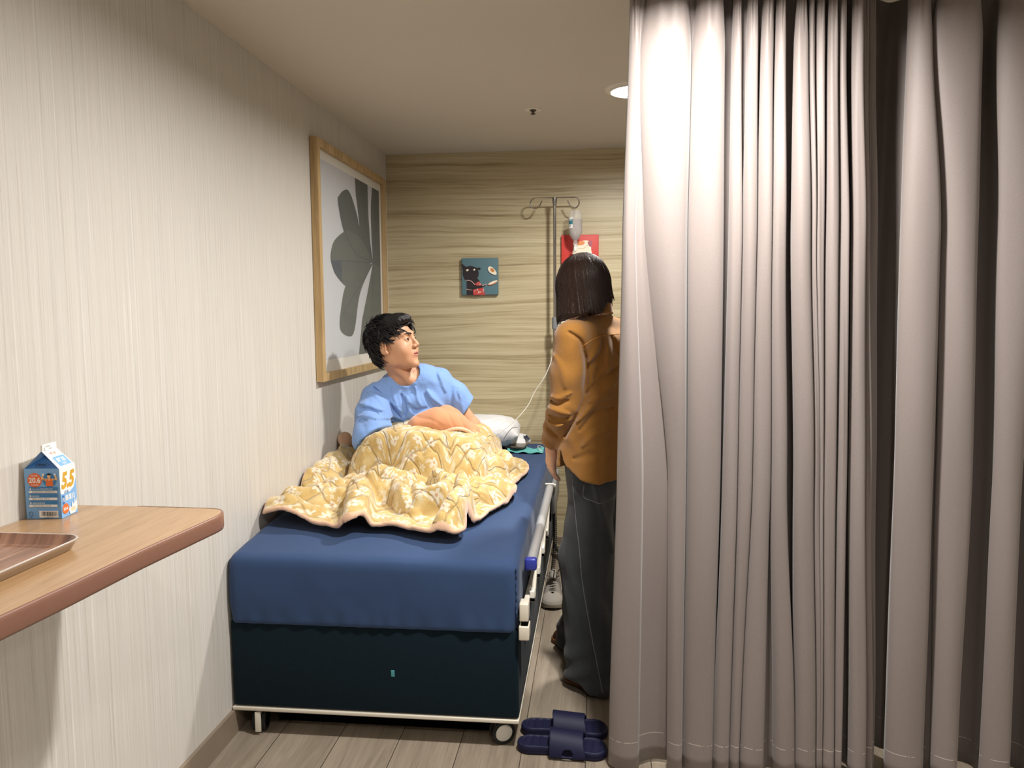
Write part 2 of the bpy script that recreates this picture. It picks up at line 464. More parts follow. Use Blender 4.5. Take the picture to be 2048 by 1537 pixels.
curtain('privacy_curtain', FOLDS_A, _yA, _dA, .012, 2.300, 'grey curtain gathered in many narrow folds, its left edge hiding half of the standing woman', 3)
curtain('privacy_curtain', FOLDS_B, [2.27, 2.27, 2.27, 2.27], [.04, .12, .10, .1], .020, 2.300,
        'taupe grey privacy curtain with few wide folds at the right edge of the view', 5, bottom=lambda x: .012*np.exp(-((x-2.20)/.07)**2))
# the part of the curtain that runs deeper between both panels, in the shade
b = MB(); V = []; zs = np.linspace(.03, 2.30, 24); xs = np.linspace(1.93, 2.16, 60)
for z in zs:
    for x in xs:
        V.append((x+.0*z, 2.44+.018*math.sin((x-1.93)*62+math.sin(z*1.7)*.5)+.01*math.sin((x-1.93)*25), z))
F = [(i*60+j, i*60+j+1, (i+1)*60+j+1, (i+1)*60+j) for i in range(23) for j in range(59)]
o = mesh('privacy_curtain', V, F, M_curt, None, True); o.modifiers.new('thick', 'SOLIDIFY').thickness = .0022
tag(o, 'shaded strip of grey curtain hanging deeper in the dark gap between the two curtain panels', 'curtain')
# curtain track
b = MB(); b.box(1.22, 3.28, 2.262, 2.30, CEIL-.012, CEIL, .002); o = b.build('curtain_track', M_white_pl)
tag(o, 'slim white curtain track on the ceiling above the grey curtains', 'curtain rail')
# ---------------------------------------------------------------- hospital bed
M_sheet = NT('blue_sheet'); _t = M_sheet
_n = _t.noise(_t.coord(), 900, 2, .6); _n2 = _t.noise(_t.coord(scale=(1, 1, 1)), 7, 3, .5)
_t.bump(_t.math('ADD', _t.math('MULTIPLY', _n, .3), _n2), .12, .004)
M_sheet = _t.set(_t.mix(_n, lin(42, 62, 98), lin(54, 76, 112)), .8, .2, sheen=.08)
M_navy = plain('navy_base_fabric', lin(8, 27, 37), .85, .15, nz=.2, nscale=500, bump=.3, bscale=700, sheen=.04)
M_frame_w = plain('cream_powder_coat', lin(214, 207, 192), .4, .5, nz=.03)
M_alu = plain('brushed_aluminium', lin(176, 177, 180), .3, .6, .25, nz=.05, nscale=40)
M_bluecap = plain('blue_plastic_cap', lin(48, 58, 150), .35, .5)
M_dkgrey = plain('dark_underframe', lin(5, 5, 6), .9, .05)
M_greypl = plain('grey_plastic', lin(120, 122, 124), .45, .4)

bed = empty('hospital_bed', (.48, 3.37, 0), 'hospital bed with blue fitted sheet, navy padded base and white castors', 'bed')
BX0, BX1, BY0, BY1 = .004, .963, 2.345, 4.405
# padded base
def box_sdf(P, c, hsz, r):
    q = [np.abs(P[i]-c[i])-(hsz[i]-r) for i in range(3)]
    return np.sqrt(sum(np.maximum(v, 0)**2 for v in q))+np.minimum(np.maximum(np.maximum(q[0], q[1]), q[2]), 0)-r
b = MB(); b.box(BX0+.002, BX1+.002, BY0+.004, BY1-.02, .100, .398, .012); b.build('padded_base', M_navy, bed)
b = MB(); b.box(BX0, BX1+.002, BY0+.002, BY1-.02, .086, .099, .003); b.build('base_rail', M_frame_w, bed)
b = MB(); b.box(.12, .86, 2.448, 4.28, .004, .087); b.build('underframe', M_dkgrey, bed, False)
b = MB(); b.box(.548, .560, BY0+.0025, BY0+.005, .226, .248, .001); o = b.build('tab', plain('teal_tab', lin(70, 140, 150), .5), bed); o['label'] = 'small teal fabric tab'
# castors
def castor(x, y, ang, flip=False):
    R = .039; c, s = math.cos(ang), math.sin(ang)
    rt = mesh('castor', [], [], M_frame_w, bed)
    def rotb(b):
        b.V = [(x+(v[0])*c-(v[1])*s, y+v[0]*s+v[1]*c, v[2]) for v in b.V]; return b
    # fork as the castor's own mesh
    f = MB(); f.box(-.016, .016, -.013, .013, .060, .081, .004)
    f.box(-.012, .030, -.020, -.0165, .030, .066, .0015); f.box(-.012, .030, .0165, .020, .030, .066, .0015) if False else None
    f.box(-.006, .006, -.008, .008, .03, .07, .002)
    if flip: f.box(-.043, -.037, -.0095, .0095, .012, .081, .001)
    rotb(f); me = mesh('castor', f.V, f.F, M_frame_w, bed); bpy.data.objects.remove(rt)
    for sy in (-1, 1):
        w = MB(); w.lathe([(R-.009, sy*.0085), (R-.003, sy*.0075), (R, sy*.011), (R, sy*.019), (R-.002, sy*.0215), (R-.0105, sy*.0225), (R-.011, sy*.018)], (0, 0, R+.001), 'y', 36)
        rotb(w).build('tyre', M_black, me)
        w = MB(); w.lathe([(0, sy*.0235), (.012, sy*.0235), (R-.014, sy*.0220), (R-.0095, sy*.0195)], (0, 0, R+.001), 'y', 36)
        if sy > 0: w.F = [f[::-1] for f in w.F]
        rotb(w).build('hub_disc', M_dkgrey if flip else M_white_pl, me)
    return me
castor(.905, 2.392, .42); castor(.083, 2.392, 1.72, True); castor(.90, 4.30, .3); castor(.09, 4.30, .2)

# mattress with fitted sheet: rounded, slightly bulging, corner seams and soft puckers
def mattress(P):
    x, y, z = P
    c = ((BX0+BX1)/2, (BY0+BY1)/2-.006, .526); hs = ((BX1-BX0)/2-.001, (BY1-BY0)/2-.001, .126)
    foot = np.clip((2.82-y)/.46, 0, 1)
    zz = z+.034*foot**1.6
    d = box_sdf((x, y, zz), c, hs, .034)
    e = .004*np.sin(np.clip((z-.40)/.25, 0, 1)*math.pi)
    n = .0022*noise3((x, y, z), (.09, .12, .10))+.0012*noise3((x, y, z), (.03, .05, .04), 2)
    puck = .0022*np.sin(x*95+3*np.sin(x*13))*np.clip((.450-z)/.05, 0, 1)*np.clip((2.42-y)/.04, 0, 1)
    pk2 = .0018*np.sin(y*80+2*np.sin(y*9))*np.clip((.48-z)/.08, 0, 1)*np.clip((x-.9)/.05, 0, 1)
    return d-e+n+puck+pk2
o, V = sdf_obj('mattress', mattress, (BX0-.01, BY0-.02, .39), (BX1+.012, BY1+.02, .67), .0105, M_sheet, bed)
# elastic corner seam of the fitted sheet
b = MB(); pts = [(BX1-.004+.004*math.sin((z-.42)*90)*.3, BY0+.004+.0015*math.sin(z*260), z) for z in np.linspace(.44, .600, 40)]
b.tube(pts, .0026, 6); b.build('corner_seam', M_sheet, bed)
# side rail
rail = MB(); rail.box(.973, .990, 2.36, 3.62, .435, .462, .003)
for y in (3.0, 3.3, 3.6): rail.box(.955, .975, y-.02, y+.02, .438, .458, .002)
rl = rail.build('side_rail', M_frame_w, bed)
q = MB(); q.box(.967, 1.000, 2.330, 2.385, .372, .418, .004); q.box(.969, .998, 2.335, 2.385, .432, .490, .004); q.box(.972, .995, 2.34, 2.38, .415, .436); q.build('rail_bracket', M_frame_w, rl)
q = MB(); q.box(.974, .996, 2.336, 2.375, .417, .431, .001); q.build('bracket_joint', M_dkgrey, rl)
q = MB(); q.tube([(.995, 2.478, .577), (.996, 3.0, .585), (.997, 3.475, .597)], .0185, 18); q.build('handrail', M_alu, rl)
q = MB(); q.box(.975, 1.015, 2.452, 2.482, .556, .598, .008); q.build('end_cap', M_bluecap, rl)
q = MB(); q.box(.977, 1.018, 3.47, 3.49, .612, .620, .002); q.build('end_plate', M_white_pl, rl)
for k, y in enumerate((2.50, 2.74, 2.98, 3.22)):
    q = MB(); q.tube([(1.000, y, .452), (.998, y+.20, .572)], .0075, 8); q.build('folding_arm', M_frame_w, rl)
    q = MB(); q.box(.989, 1.006, y-.018, y+.018, .440, .478, .003); q.build('hinge_block', M_white_pl, rl)
    q = MB(); q.box(.990, 1.0065, y-.022, y-.010, .444, .454, .001); q.build('hinge_pin', M_dkgrey, rl)
# second rail by the pillow, folded down
q = MB(); q.box(1.0, 1.022, 3.50, 3.92, .47, .60, .008); r2 = q.build('head_side_rail', M_greypl, bed)
q = MB(); q.box(.985, 1.026, 3.495, 3.51, .596, .612, .003); q.build('end_plate', M_white_pl, r2)
q = MB(); q.box(.96, 1.0, 3.55, 3.60, .42, .50, .003); q.build('rail_mount', M_dkgrey, r2)
# hand control cord: coiled, down to the floor
q = MB(); pts = []
P0 = np.array([1.004, 3.62, .50]); P1 = np.array([1.000, 3.66, .15])
for i in range(560):
    t = i/559; a = t*34*2*math.pi; c_ = P0*(1-t)+P1*t
    pts.append((c_[0]+.0085*math.cos(a)+.012*math.sin(t*3), c_[1]+.0085*math.sin(a), c_[2]))
q.tube([(.99, 3.60, .52)]+pts+[(1.0, 3.70, .08), (.99, 3.9, .006), (1.02, 4.15, .006), (1.2, 4.19, .006), (1.5, 4.2, .006)], .0026, 6)
q.build('coiled_cord', M_black, bed)
# ---------------------------------------------------------------- flat printed artwork: layers of thin polygons on a plane
class Print:
    def __init__(s, o, u, v, n=None):
        s.o = np.array(o, float); s.u = np.array(u, float); s.v = np.array(v, float)
        s.n = np.cross(s.u, s.v); s.n /= np.linalg.norm(s.n)
        s.V = []; s.F = []; s.M = []; s.mats = []; s.lay = 0
    def mi(s, m):
        if m not in s.mats: s.mats.append(m)
        return s.mats.index(m)
    def poly(s, pts, m, dz=.00012):
        s.lay += 1; b = len(s.V)
        for p in pts: s.V.append(s.o+s.u*p[0]+s.v*p[1]+s.n*(.0002+dz*s.lay))
        s.F.append(list(range(b, b+len(pts)))); s.M.append(s.mi(m))
    def ellipse(s, cx, cy, rx, ry, m, rot=0, n=28, wob=0):
        P = []
        for k in range(n):
            a = 2*math.pi*k/n; q = 1+wob*math.sin(3*a+1); x, y = rx*math.cos(a)*q, ry*math.sin(a)*q
            P.append((cx+x*math.cos(rot)-y*math.sin(rot), cy+x*math.sin(rot)+y*math.cos(rot)))
        s.poly(P, m)
    def rect(s, x0, x1, y0, y1, m, r=0):
        if r <= 0: s.poly([(x0, y0), (x1, y0), (x1, y1), (x0, y1)], m); return
        P = []
        for cx, cy, a0 in ((x1-r, y0+r, -90), (x1-r, y1-r, 0), (x0+r, y1-r, 90), (x0+r, y0+r, 180)):
            for k in range(5): a = math.radians(a0+k*22.5); P.append((cx+r*math.cos(a), cy+r*math.sin(a)))
        s.poly(P, m)
    def stroke(s, pts, w, m):
        pts = np.array(pts, float); d = np.gradient(pts, axis=0); d /= np.linalg.norm(d, axis=1)[:, None]+1e-9
        nn = np.stack([-d[:, 1], d[:, 0]], 1); ww = (np.asarray(w)*np.ones(len(pts)))[:, None]/2
        s.poly(list(map(tuple, pts+nn*ww))+list(map(tuple, (pts-nn*ww)[::-1])), m)
    def text(s, txt, x, y, h, m, w=None, align='CENTER', shear=0, bold=0.0):
        cu = bpy.data.curves.new('t', 'FONT'); cu.body = txt; cu.align_x = align; cu.size = 1; cu.shear = shear; cu.offset = bold
        cu.resolution_u = 3
        ob = bpy.data.objects.new('t', cu); COL.objects.link(ob); dg = bpy.context.evaluated_depsgraph_get()
        me = bpy.data.meshes.new_from_object(ob.evaluated_get(dg))
        co = np.array([v.co[:] for v in me.vertices]).reshape(-1, 3); F = [list(p.vertices) for p in me.polygons]
        bpy.data.objects.remove(ob); bpy.data.curves.remove(cu); bpy.data.meshes.remove(me)
        if not len(co): return
        s.lay += 1; x0, x1 = co[:, 0].min(), co[:, 0].max(); y0, y1 = co[:, 1].min(), co[:, 1].max()
        sy = h/(y1-y0); sx = sy if w is None else w/(x1-x0); b = len(s.V)
        cx = {'CENTER': (x0+x1)/2, 'LEFT': x0, 'RIGHT': x1}[align]
        for p in co: s.V.append(s.o+s.u*(x+(p[0]-cx)*sx)+s.v*(y+(p[1]-(y0+y1)/2)*sy)+s.n*(.0002+.00012*s.lay))
        s.F += [[i+b for i in f] for f in F]; s.M += [s.mi(m)]*len(F)
    def build(s, name, parent): return mesh(name, s.V, s.F, s.mats, parent, False, s.M)
def ink(name, rgb, rough=.45): return MATS_I.setdefault(name, plain(name, lin(*rgb), rough, .4))
MATS_I = {}

# ---------------------------------------------------------------- wall shelf
def m_lam():
    t = NT('beech_laminate')
    a = t.noise(t.coord(scale=(28, 1.6, 1)), 1, 4, .6, .8); b = t.noise(t.coord(scale=(190, 9, 1)), 1, 2, .6)
    h = t.math('ADD', t.math('MULTIPLY', a, .6), t.math('MULTIPLY', b, .4))
    col = t.ramp(h, [(.3, lin(150, 116, 80)), (.5, lin(170, 136, 98)), (.7, lin(186, 152, 114))])
    return t.set(col, .24, .5)
M_lam = m_lam(); M_edge = plain('brown_edge_band', lin(128, 92, 76), .35, .45, nz=.05)
DZ = .973
shelf = empty('wall_shelf', (.18, 1.0, DZ-.04), 'beech laminate wall shelf with rounded corner and brown edge, foreground left', 'shelf')
out = [(.002, .25), (.335, .25), (.345, .60), (.356, .98), (.367, 1.11), (.377, 1.29), (.398, 1.50)]
cc = catmull([(.398, 1.50), (.401, 1.535), (.398, 1.56), (.385, 1.584), (.362, 1.594), (.33, 1.596)], 5)
out += [tuple(p) for p in cc[1:]]+[(.18, 1.600), (.002, 1.600)]
b = MB(); b.prism(out, DZ-.036, DZ); top = b.build('shelf_top', M_lam, shelf, False)
# edge band follows the free outline
path = np.array(out[1:-1]); V = []; F = []
d = np.gradient(path, axis=0); d /= np.linalg.norm(d, axis=1)[:, None]; nn = np.stack([d[:, 1], -d[:, 0]], 1)
prof = [(0, .0006), (.0022, .0004), (.0042, -.002), (.0048, -.008), (.0048, -.030), (.0035, -.035), (0, -.0366)]
for p, n_ in zip(path, nn):
    for (o_, z_) in prof: V.append((p[0]+n_[0]*o_, p[1]+n_[1]*o_, DZ+z_))
K = len(prof)
F = [(i*K+j, (i+1)*K+j, (i+1)*K+j+1, i*K+j+1) for i in range(len(path)-1) for j in range(K-1)]
mesh('edge_band', V, F, M_edge, shelf)
for y in (.5, 1.05):
    q = MB(); q.prism([(.0, y-.01), (.26, y-.01), (.26, y+.01), (.0, y+.01)], DZ-.05, DZ-.036); q.box(.0, .012, y-.01, y+.01, DZ-.22, DZ-.036)
    q.build('bracket', M_white_pl, shelf, False)

# ---------------------------------------------------------------- tray
def m_tray():
    t = NT('walnut_print_tray')
    a = t.noise(t.coord(scale=(34, 3.0, 1), rot=(0, 0, .25)), 1, 4, .6, 1.0)
    col = t.ramp(a, [(.3, lin(96, 62, 46)), (.5, lin(142, 100, 78)), (.7, lin(178, 136, 108))])
    return t.set(col, .16, .6)
M_tray = m_tray(); M_silver = plain('silver_grey_rim', lin(196, 188, 182), .3, .5, .3)
tray = empty('serving_tray', (.13, 1.08, DZ), 'wood-print serving tray with pale raised rim lying on the shelf', 'tray')
def rrect(x0, x1, y0, y1, r, n=8):
    P = []
    for cx, cy, a0 in ((x1-r, y0+r, -90), (x1-r, y1-r, 0), (x0+r, y1-r, 90), (x0+r, y0+r, 180)):
        for k in range(n+1): a = math.radians(a0+k*90/n); P.append((cx+r*math.cos(a), cy+r*math.sin(a)))
    return P
TX0, TX1, TY0, TY1 = .010, .262, .83, 1.312
secs = [(.020, .0035, .020), (.018, .0015, .020), (.010, .004, .026), (.0015, .018, .032), (.000, .0205, .034), (.0015, .0215, .034), (.0035, .0205, .034), (.012, .006, .026), (.020, .0035, .02)]
def ring(inset, z, r): return [(p[0], p[1], DZ+z) for p in rrect(TX0+inset, TX1-inset, TY0+inset, TY1-inset, r)]
outer = [ring(.020, .0008, .02), ring(.012, .0012, .024), ring(.002, .018, .033), ring(0, .0205, .034), ring(.0015, .0220, .034), ring(.0035, .0212, .033)]
inner = [ring(.0035, .0212, .033), ring(.0055, .0195, .032), ring(.016, .0050, .024), ring(.022, .0030, .02)]
def loft(rings, capend=False, flip=False):
    n = len(rings[0]); V = [p for r in rings for p in r]; F = []
    for i in range(len(rings)-1):
        for j in range(n): F.append((i*n+j, i*n+(j+1) % n, (i+1)*n+(j+1) % n, (i+1)*n+j))
    if capend: F.append(tuple((len(rings)-1)*n+j for j in range(n)))
    return V, F
V, F = loft(outer); F.append(tuple(range(len(outer[0])))[::-1]); mesh('rim', V, F, M_silver, tray)
V, F = loft(inner, True); mesh('tray_surface', V, F, M_tray, tray)

# ---------------------------------------------------------------- milk carton
cart = empty('milk_carton', (.05, 1.52, DZ), 'small blue and white gable-top drink carton with 20.6 print on the shelf', 'carton')
cA = np.array([.0095, 1.478]); cB = np.array([.0095+.0745*math.cos(math.radians(6)), 1.478+.0745*math.sin(math.radians(6))])        # front face left, right on the shelf
e1 = (cB-cA); W_ = np.linalg.norm(e1); e1 /= W_; e2 = np.array([-e1[1], e1[0]]); D_ = .058
_a = 0.0; e2 = np.array([e2[0]*math.cos(_a)-e2[1]*math.sin(_a), e2[0]*math.sin(_a)+e2[1]*math.cos(_a)])
z0 = DZ+.0005; HB = .106; HR = .036; HF = .0140
def cp(u, v, z): q = cA+e1*u+e2*v; return (q[0], q[1], z0+z)
M_cblue = ink('carton_blue', (128, 178, 228), .4); M_cdk = ink('carton_deep_blue', (52, 112, 178), .4); M_cwh = ink('carton_white', (238, 238, 236), .4)
M_cor = ink('carton_orange', (232, 112, 52)); M_cbar = ink('print_black', (22, 22, 26)); M_skinp = ink('print_skin', (238, 192, 140)); M_gold = ink('print_gold', (206, 160, 52)); M_teal2 = ink('print_mid_blue', (60, 128, 182))
P = [cp(0, 0, 0), cp(W_, 0, 0), cp(W_, D_, 0), cp(0, D_, 0), cp(0, 0, HB), cp(W_, 0, HB), cp(W_, D_, HB), cp(0, D_, HB),
     cp(W_/2, .0035, HB+HR), cp(W_/2, D_-.0035, HB+HR), cp(W_/2, .020, HB+HR*.80), cp(W_/2, D_-.020, HB+HR*.8)]
t_ = .0018
P += [cp(W_/2-t_, .0035, HB+HR), cp(W_/2+t_, .0035, HB+HR), cp(W_/2+t_, D_-.0035, HB+HR), cp(W_/2-t_, D_-.0035, HB+HR),
      cp(W_/2-t_, .0045, HB+HR+HF), cp(W_/2+t_, .0045, HB+HR+HF), cp(W_/2+t_, D_-.0045, HB+HR+HF), cp(W_/2-t_, D_-.0045, HB+HR+HF)]
Fc = [(0,1,5,4), (1,2,6,5), (2,3,7,6), (3,0,4,7), (3,2,1,0),
      (5,6,14,13), (7,4,12,15),
      (4,5,10), (4,10,12), (5,13,10), (6,7,11), (7,15,11), (6,11,14), (10,12,13), (11,14,15),
      (12,13,17,16), (13,14,18,17), (14,15,19,18), (15,12,16,19), (16,17,18,19)]
Mi = [0,1,0,1,0, 1,1, 0,0,0,0,0,0,0,0, 1,1,1,1,1]
mesh('carton_body', P, Fc, [M_cblue, M_cwh], cart, False, Mi)
mm = .001
pr = Print(cp(0, 0, 0), (e1[0], e1[1], 0), (0, 0, 1))
w = W_*1000; k = w/76.0      # design space: width 76 units, height 100
def U(x): return x*k*mm
def Vv(y): return y*HB*10*mm
S = lambda pts: [(U(x), Vv(y)) for x, y in pts]
pr.ellipse(U(22), Vv(78), U(15.5), Vv(14.5), M_cor)
pr.text('20.6', U(22), Vv(78), Vv(11), M_cwh, w=U(25), bold=.03); pr.text('蛋白質', U(22), Vv(87), Vv(4.2), M_cwh); pr.text('公克/瓶', U(22), Vv(68.3), Vv(4), M_cwh)
pr.ellipse(U(54), Vv(78), U(14.5), Vv(14), M_teal2)
pr.poly(S([(46, 66), (62, 66), (61, 74), (62, 80), (57, 81.5), (51, 81.5), (46, 80), (47, 74)]), M_cor)
for sx in (-1, 1):
    f = lambda x: 54+sx*x
    pr.poly(S([(f(5), 81.5), (f(9), 81), (f(15), 77.5), (f(18), 79.5), (f(15.5), 86.5), (f(12.5), 89), (f(11.5), 87), (f(13), 82.5), (f(9), 80.8), (f(8), 76)][::sx]), M_skinp)
    pr.ellipse(U(f(12.6)), Vv(89.5), U(2.4), Vv(2.2), M_cwh)
pr.poly(S([(50, 81), (58, 81), (56, 77.5), (52, 77.5)]), M_skinp); pr.ellipse(U(54), Vv(86), U(3.6), Vv(4.6), M_skinp); pr.ellipse(U(54), Vv(90), U(3.9), Vv(2), M_cbar)
for i, (t1, t2) in enumerate([('5.5g/100ml超特濃蛋白質', '超特濃優質蛋白質，每天補充滿滿活力'), ('香濃滑順', '國產鮮乳，口感濃郁，營養好吸收'), ('高纖低脂無負擔', '運動後補充蛋白質首選，健康又美味')]):
    y = 61.5-i*14
    pr.rect(U(9), U(70), Vv(y-4.3), Vv(y+2.6), M_teal2, .0012); pr.rect(U(9), U(70), Vv(y-9), Vv(y-4.3), M_cwh, .0012)
    pr.rect(U(11), U(14.5), Vv(y-3.2), Vv(y+.6), M_cwh); pr.stroke(S([(11.6, y-1.3), (12.7, y-2.5), (14.4, y+.6)]), .00035, M_teal2)
    pr.text(t1, U(16.5), Vv(y-1.2), Vv(3.1), M_cwh, align='LEFT', w=U([44, 15, 27][i])); pr.text(t2, U(16.5), Vv(y-6.7), Vv(2.1), M_cbar, align='LEFT', w=U([50, 37, 40][i]))
pr.rect(U(30), U(71), Vv(3), Vv(17), M_cwh)
rr = random.Random(4); x = 35
while x < 68:
    ww = rr.choice([.5, .8, 1.2]); pr.rect(U(x), U(x+ww), Vv(6.5), Vv(15.5), M_cbar); x += ww+rr.choice([.5, .9, 1.3])
pr.text('4 710088 620471', U(51), Vv(4.6), Vv(2), M_cbar)
for a0 in range(0, 360, 30):
    a, b_ = math.radians(a0), math.radians(a0+30)
    pr.poly([(U(14.5)+U(5.0)*math.cos(a), Vv(11.5)+U(5.0)*math.sin(a)), (U(14.5)+U(5.0)*math.cos(b_), Vv(11.5)+U(5.0)*math.sin(b_)), (U(14.5)+U(3.9)*math.cos(b_), Vv(11.5)+U(3.9)*math.sin(b_)), (U(14.5)+U(3.9)*math.cos(a), Vv(11.5)+U(3.9)*math.sin(a))], M_cbar)
pr.stroke(S([(12.5, 13.5), (14.5, 11), (14.5, 14.5), (16.5, 12)]), .0006, M_cbar); pr.text('TQF', U(14.5), Vv(4.5), Vv(2.6), M_cbar, bold=.02)
pr.build('front_print', cart)
# gable triangle print
n3 = np.array(P[10])-(np.array(P[4])+np.array(P[5]))/2
pg = Print(cp(0, 0, HB), (e1[0], e1[1], 0), tuple(n3/np.linalg.norm(n3))); L3 = np.linalg.norm(n3)
pg.poly([(.002, .0015), (W_-.002, .0015), (W_/2, L3-.002)], M_cdk); 
for a0 in range(0, 360, 24):
    a, b_ = math.radians(a0), math.radians(a0+24); cx, cy = W_/2, .009
    pg.poly([(cx+.015*math.cos(a), cy+.0055*math.sin(a)), (cx+.015*math.cos(b_), cy+.0055*math.sin(b_)), (cx+.0143*math.cos(b_), cy+.005*math.sin(b_)), (cx+.0143*math.cos(a), cy+.005*math.sin(a))], M_cbar)
pg.text('健康好', W_/2, .009, .0045, M_cbar, bold=.02, w=.019)
pg.build('gable_print', cart)
# side face print
s2 = (e2[0], e2[1], 0)
ps = Print(cp(W_, 0, 0), s2, (0, 0, 1)); DD = D_
q = lambda pts: [(x*DD, y*HB) for x, y in pts]
ps.poly(q([(0, 0), (1, 0), (1, .72), (.85, .55), (.55, .48), (.2, .47), (0, .5)]), M_cblue)
ps.text('5.5', .50*DD, .74*HB, .34*HB, M_gold, w=.86*DD, shear=.25, bold=.045)
ps.text('超濃', .35*DD, .50*HB, .07*HB, M_teal2); ps.text('高蛋白', .55*DD, .38*HB, .12*HB, M_cwh, w=.6*DD, bold=.02)
ps.rect(.08*DD, .2*DD, .27*HB, .45*HB, M_cdk); ps.text('乳', .14*DD, .36*HB, .09*HB, M_cwh)
ps.ellipse(.24*DD, .17*HB, .2*DD, .105*HB, M_cor); ps.text('20.6', .24*DD, .17*HB, .06*HB, M_cwh, w=.28*DD, bold=.03)
ps.poly(q([(.42, .12), (.5, .02), (.8, .02), (.97, .1), (.95, .30), (.88, .22), (.84, .34), (.76, .2), (.66, .26), (.6, .14), (.5, .2)]), M_cwh)
ps.ellipse(.72*DD, .11*HB, .16*DD, .05*HB, ink('oat_cream', (222, 208, 178)))
ps.build('side_print', cart)
n4 = (np.array(P[13])+np.array(P[14]))/2-(np.array(P[5])+np.array(P[6]))/2; L4 = np.linalg.norm(n4)
pt = Print(P[5], s2, tuple(n4/L4))
pt.rect(.22*DD, .92*DD, .1*L4, .62*L4, M_cblue, .003); pt.text('鮮活', .56*DD, .42*L4, .22*L4, M_cwh, w=.5*DD, bold=.02); pt.text('豆漿', .56*DD, .2*L4, .13*L4, M_cwh)
pt.text('開口處', .5*DD, .82*L4, .12*L4, M_cor)
pt.build('roof_print', cart)
pf = Print(P[13], s2, (0, 0, 1)); pf.text('01.28 A2', .35*DD, .0092, .0028, M_cbar); pf.text('乙', .14*DD, .0045, .006, M_cbar); pf.text('請冷藏', .48*DD, .0035, .0026, M_cbar); pf.build('fin_print', cart)

# ---------------------------------------------------------------- large framed picture on the left wall
M_oak = NT('oak_frame'); _t = M_oak
_a = _t.noise(_t.coord(scale=(40, 40, 2.5)), 1, 4, .6, .5)
M_oak = _t.set(_t.ramp(_a, [(.3, lin(160, 132, 90)), (.55, lin(186, 158, 114)), (.75, lin(204, 178, 136))]), .5, .35)
M_mat = ink('mat_board', (226, 222, 212), .8); M_paper = ink('art_paper', (196, 198, 202), .8)
def m_leaf(name, c):
    t = NT(name); a = t.noise(t.coord(scale=(1, 3, 26)), 1, 3, .6, .4); b = t.noise(t.coord(scale=(1, 5, 5)), 1, 4, .6)
    return t.set(t.mix(t.math('ADD', t.math('MULTIPLY', a, .6), t.math('MULTIPLY', b, .5)), tuple(v*.72 for v in lin(*c)), tuple(v*1.35 for v in lin(*c))), .7, .3)
M_leaf1 = m_leaf('wash_grey_green', (80, 85, 78)); M_leaf2 = m_leaf('wash_grey_dark', (66, 71, 66)); M_leaf3 = m_leaf('wash_blue_grey', (52, 64, 74))
FY0, FY1, FZ0, FZ1, FX = 3.222, 4.300, 1.108, 2.150, .034
pic = empty('framed_picture', (.0, (FY0+FY1)/2, FZ0), 'large oak-framed picture of a grey-green leafy shape on the left wall', 'picture')
b = MB(); fw = .034
def mitre(b):
    o = [(FY0, FZ0), (FY1, FZ0), (FY1, FZ1), (FY0, FZ1)]; i = [(FY0+fw, FZ0+fw), (FY1-fw, FZ0+fw), (FY1-fw, FZ1-fw), (FY0+fw, FZ1-fw)]
    V = []; 
    for x, q_ in ((.002, o), (FX, o), (FX, i), (.010, i)):
        V += [(x, y, z) for y, z in q_]
    F = []
    for L in range(3):
        for j in range(4): F.append((L*4+j, L*4+(j+1) % 4, (L+1)*4+(j+1) % 4, (L+1)*4+j))
    b.add(V, F)
mitre(b); b.build('frame', M_oak, pic, False)
b = MB(); b.box(.006, .012, FY0+.02, FY1-.02, FZ0+.02, FZ1-.02); b.build('mat', M_mat, pic, False)
AY0, AY1, AZ0, AZ1 = 3.305, 4.232, 1.196, 2.076
pa = Print((.0125, 0, 0), (0, 1, 0), (0, 0, 1)); pa.n = np.array([1.0, 0, 0])
pa.rect(AY0, AY1, AZ0, AZ1, M_paper)
cl = lambda p: (min(max(p[0], AY0), AY1), min(max(p[1], AZ0), AZ1))
A = lambda pts, n=5: [cl(p) for p in catmull(pts+[pts[0]], n)[:-1]]
pa.poly([cl(p) for p in [(4.088, 1.675), (3.974, 1.512), (3.866, 1.369), (3.800, 1.196), (4.232, 1.196), (4.232, 1.70)]], M_leaf1)
pa.poly(A([(4.088, 1.675), (3.847, 1.508), (3.741, 1.325), (3.653, 1.292), (3.52, 1.33), (3.542, 1.432), (3.617, 1.537), (3.762, 1.60)]), M_leaf1)
pa.poly([cl(p) for p in [(3.803, 2.083), (3.812, 1.99), (3.828, 1.953), (3.85, 1.88), (3.873, 1.80), (4.088, 1.675), (4.045, 1.78), (4.023, 1.913), (4.02, 2.083)]], M_leaf2)
pa.poly([cl(p) for p in [(4.103, 2.077), (4.072, 1.98), (4.067, 1.919), (4.07, 1.80), (4.088, 1.675), (4.232, 1.66), (4.237, 2.083)]], M_leaf2)
pa.poly(A([(4.06, 1.69), (3.779, 1.70), (3.612, 1.79), (3.535, 1.921), (3.56, 1.955), (3.62, 1.985), (3.688, 1.998), (3.75, 1.97), (3.822, 1.90), (3.873, 1.831)]), M_leaf2)
pa.poly(A([(4.08, 1.689), (3.869, 1.785), (3.70, 1.800), (3.611, 1.791), (3.477, 1.74), (3.425, 1.69), (3.415, 1.645), (3.445, 1.605), (3.477, 1.582), (3.565, 1.548), (3.64, 1.54), (3.90, 1.60)]), M_leaf1)
pa.poly([(3.415, 1.641), (3.552, 1.656), (3.569, 1.604), (3.56, 1.552), (3.50, 1.57), (3.455, 1.597)], M_leaf3)
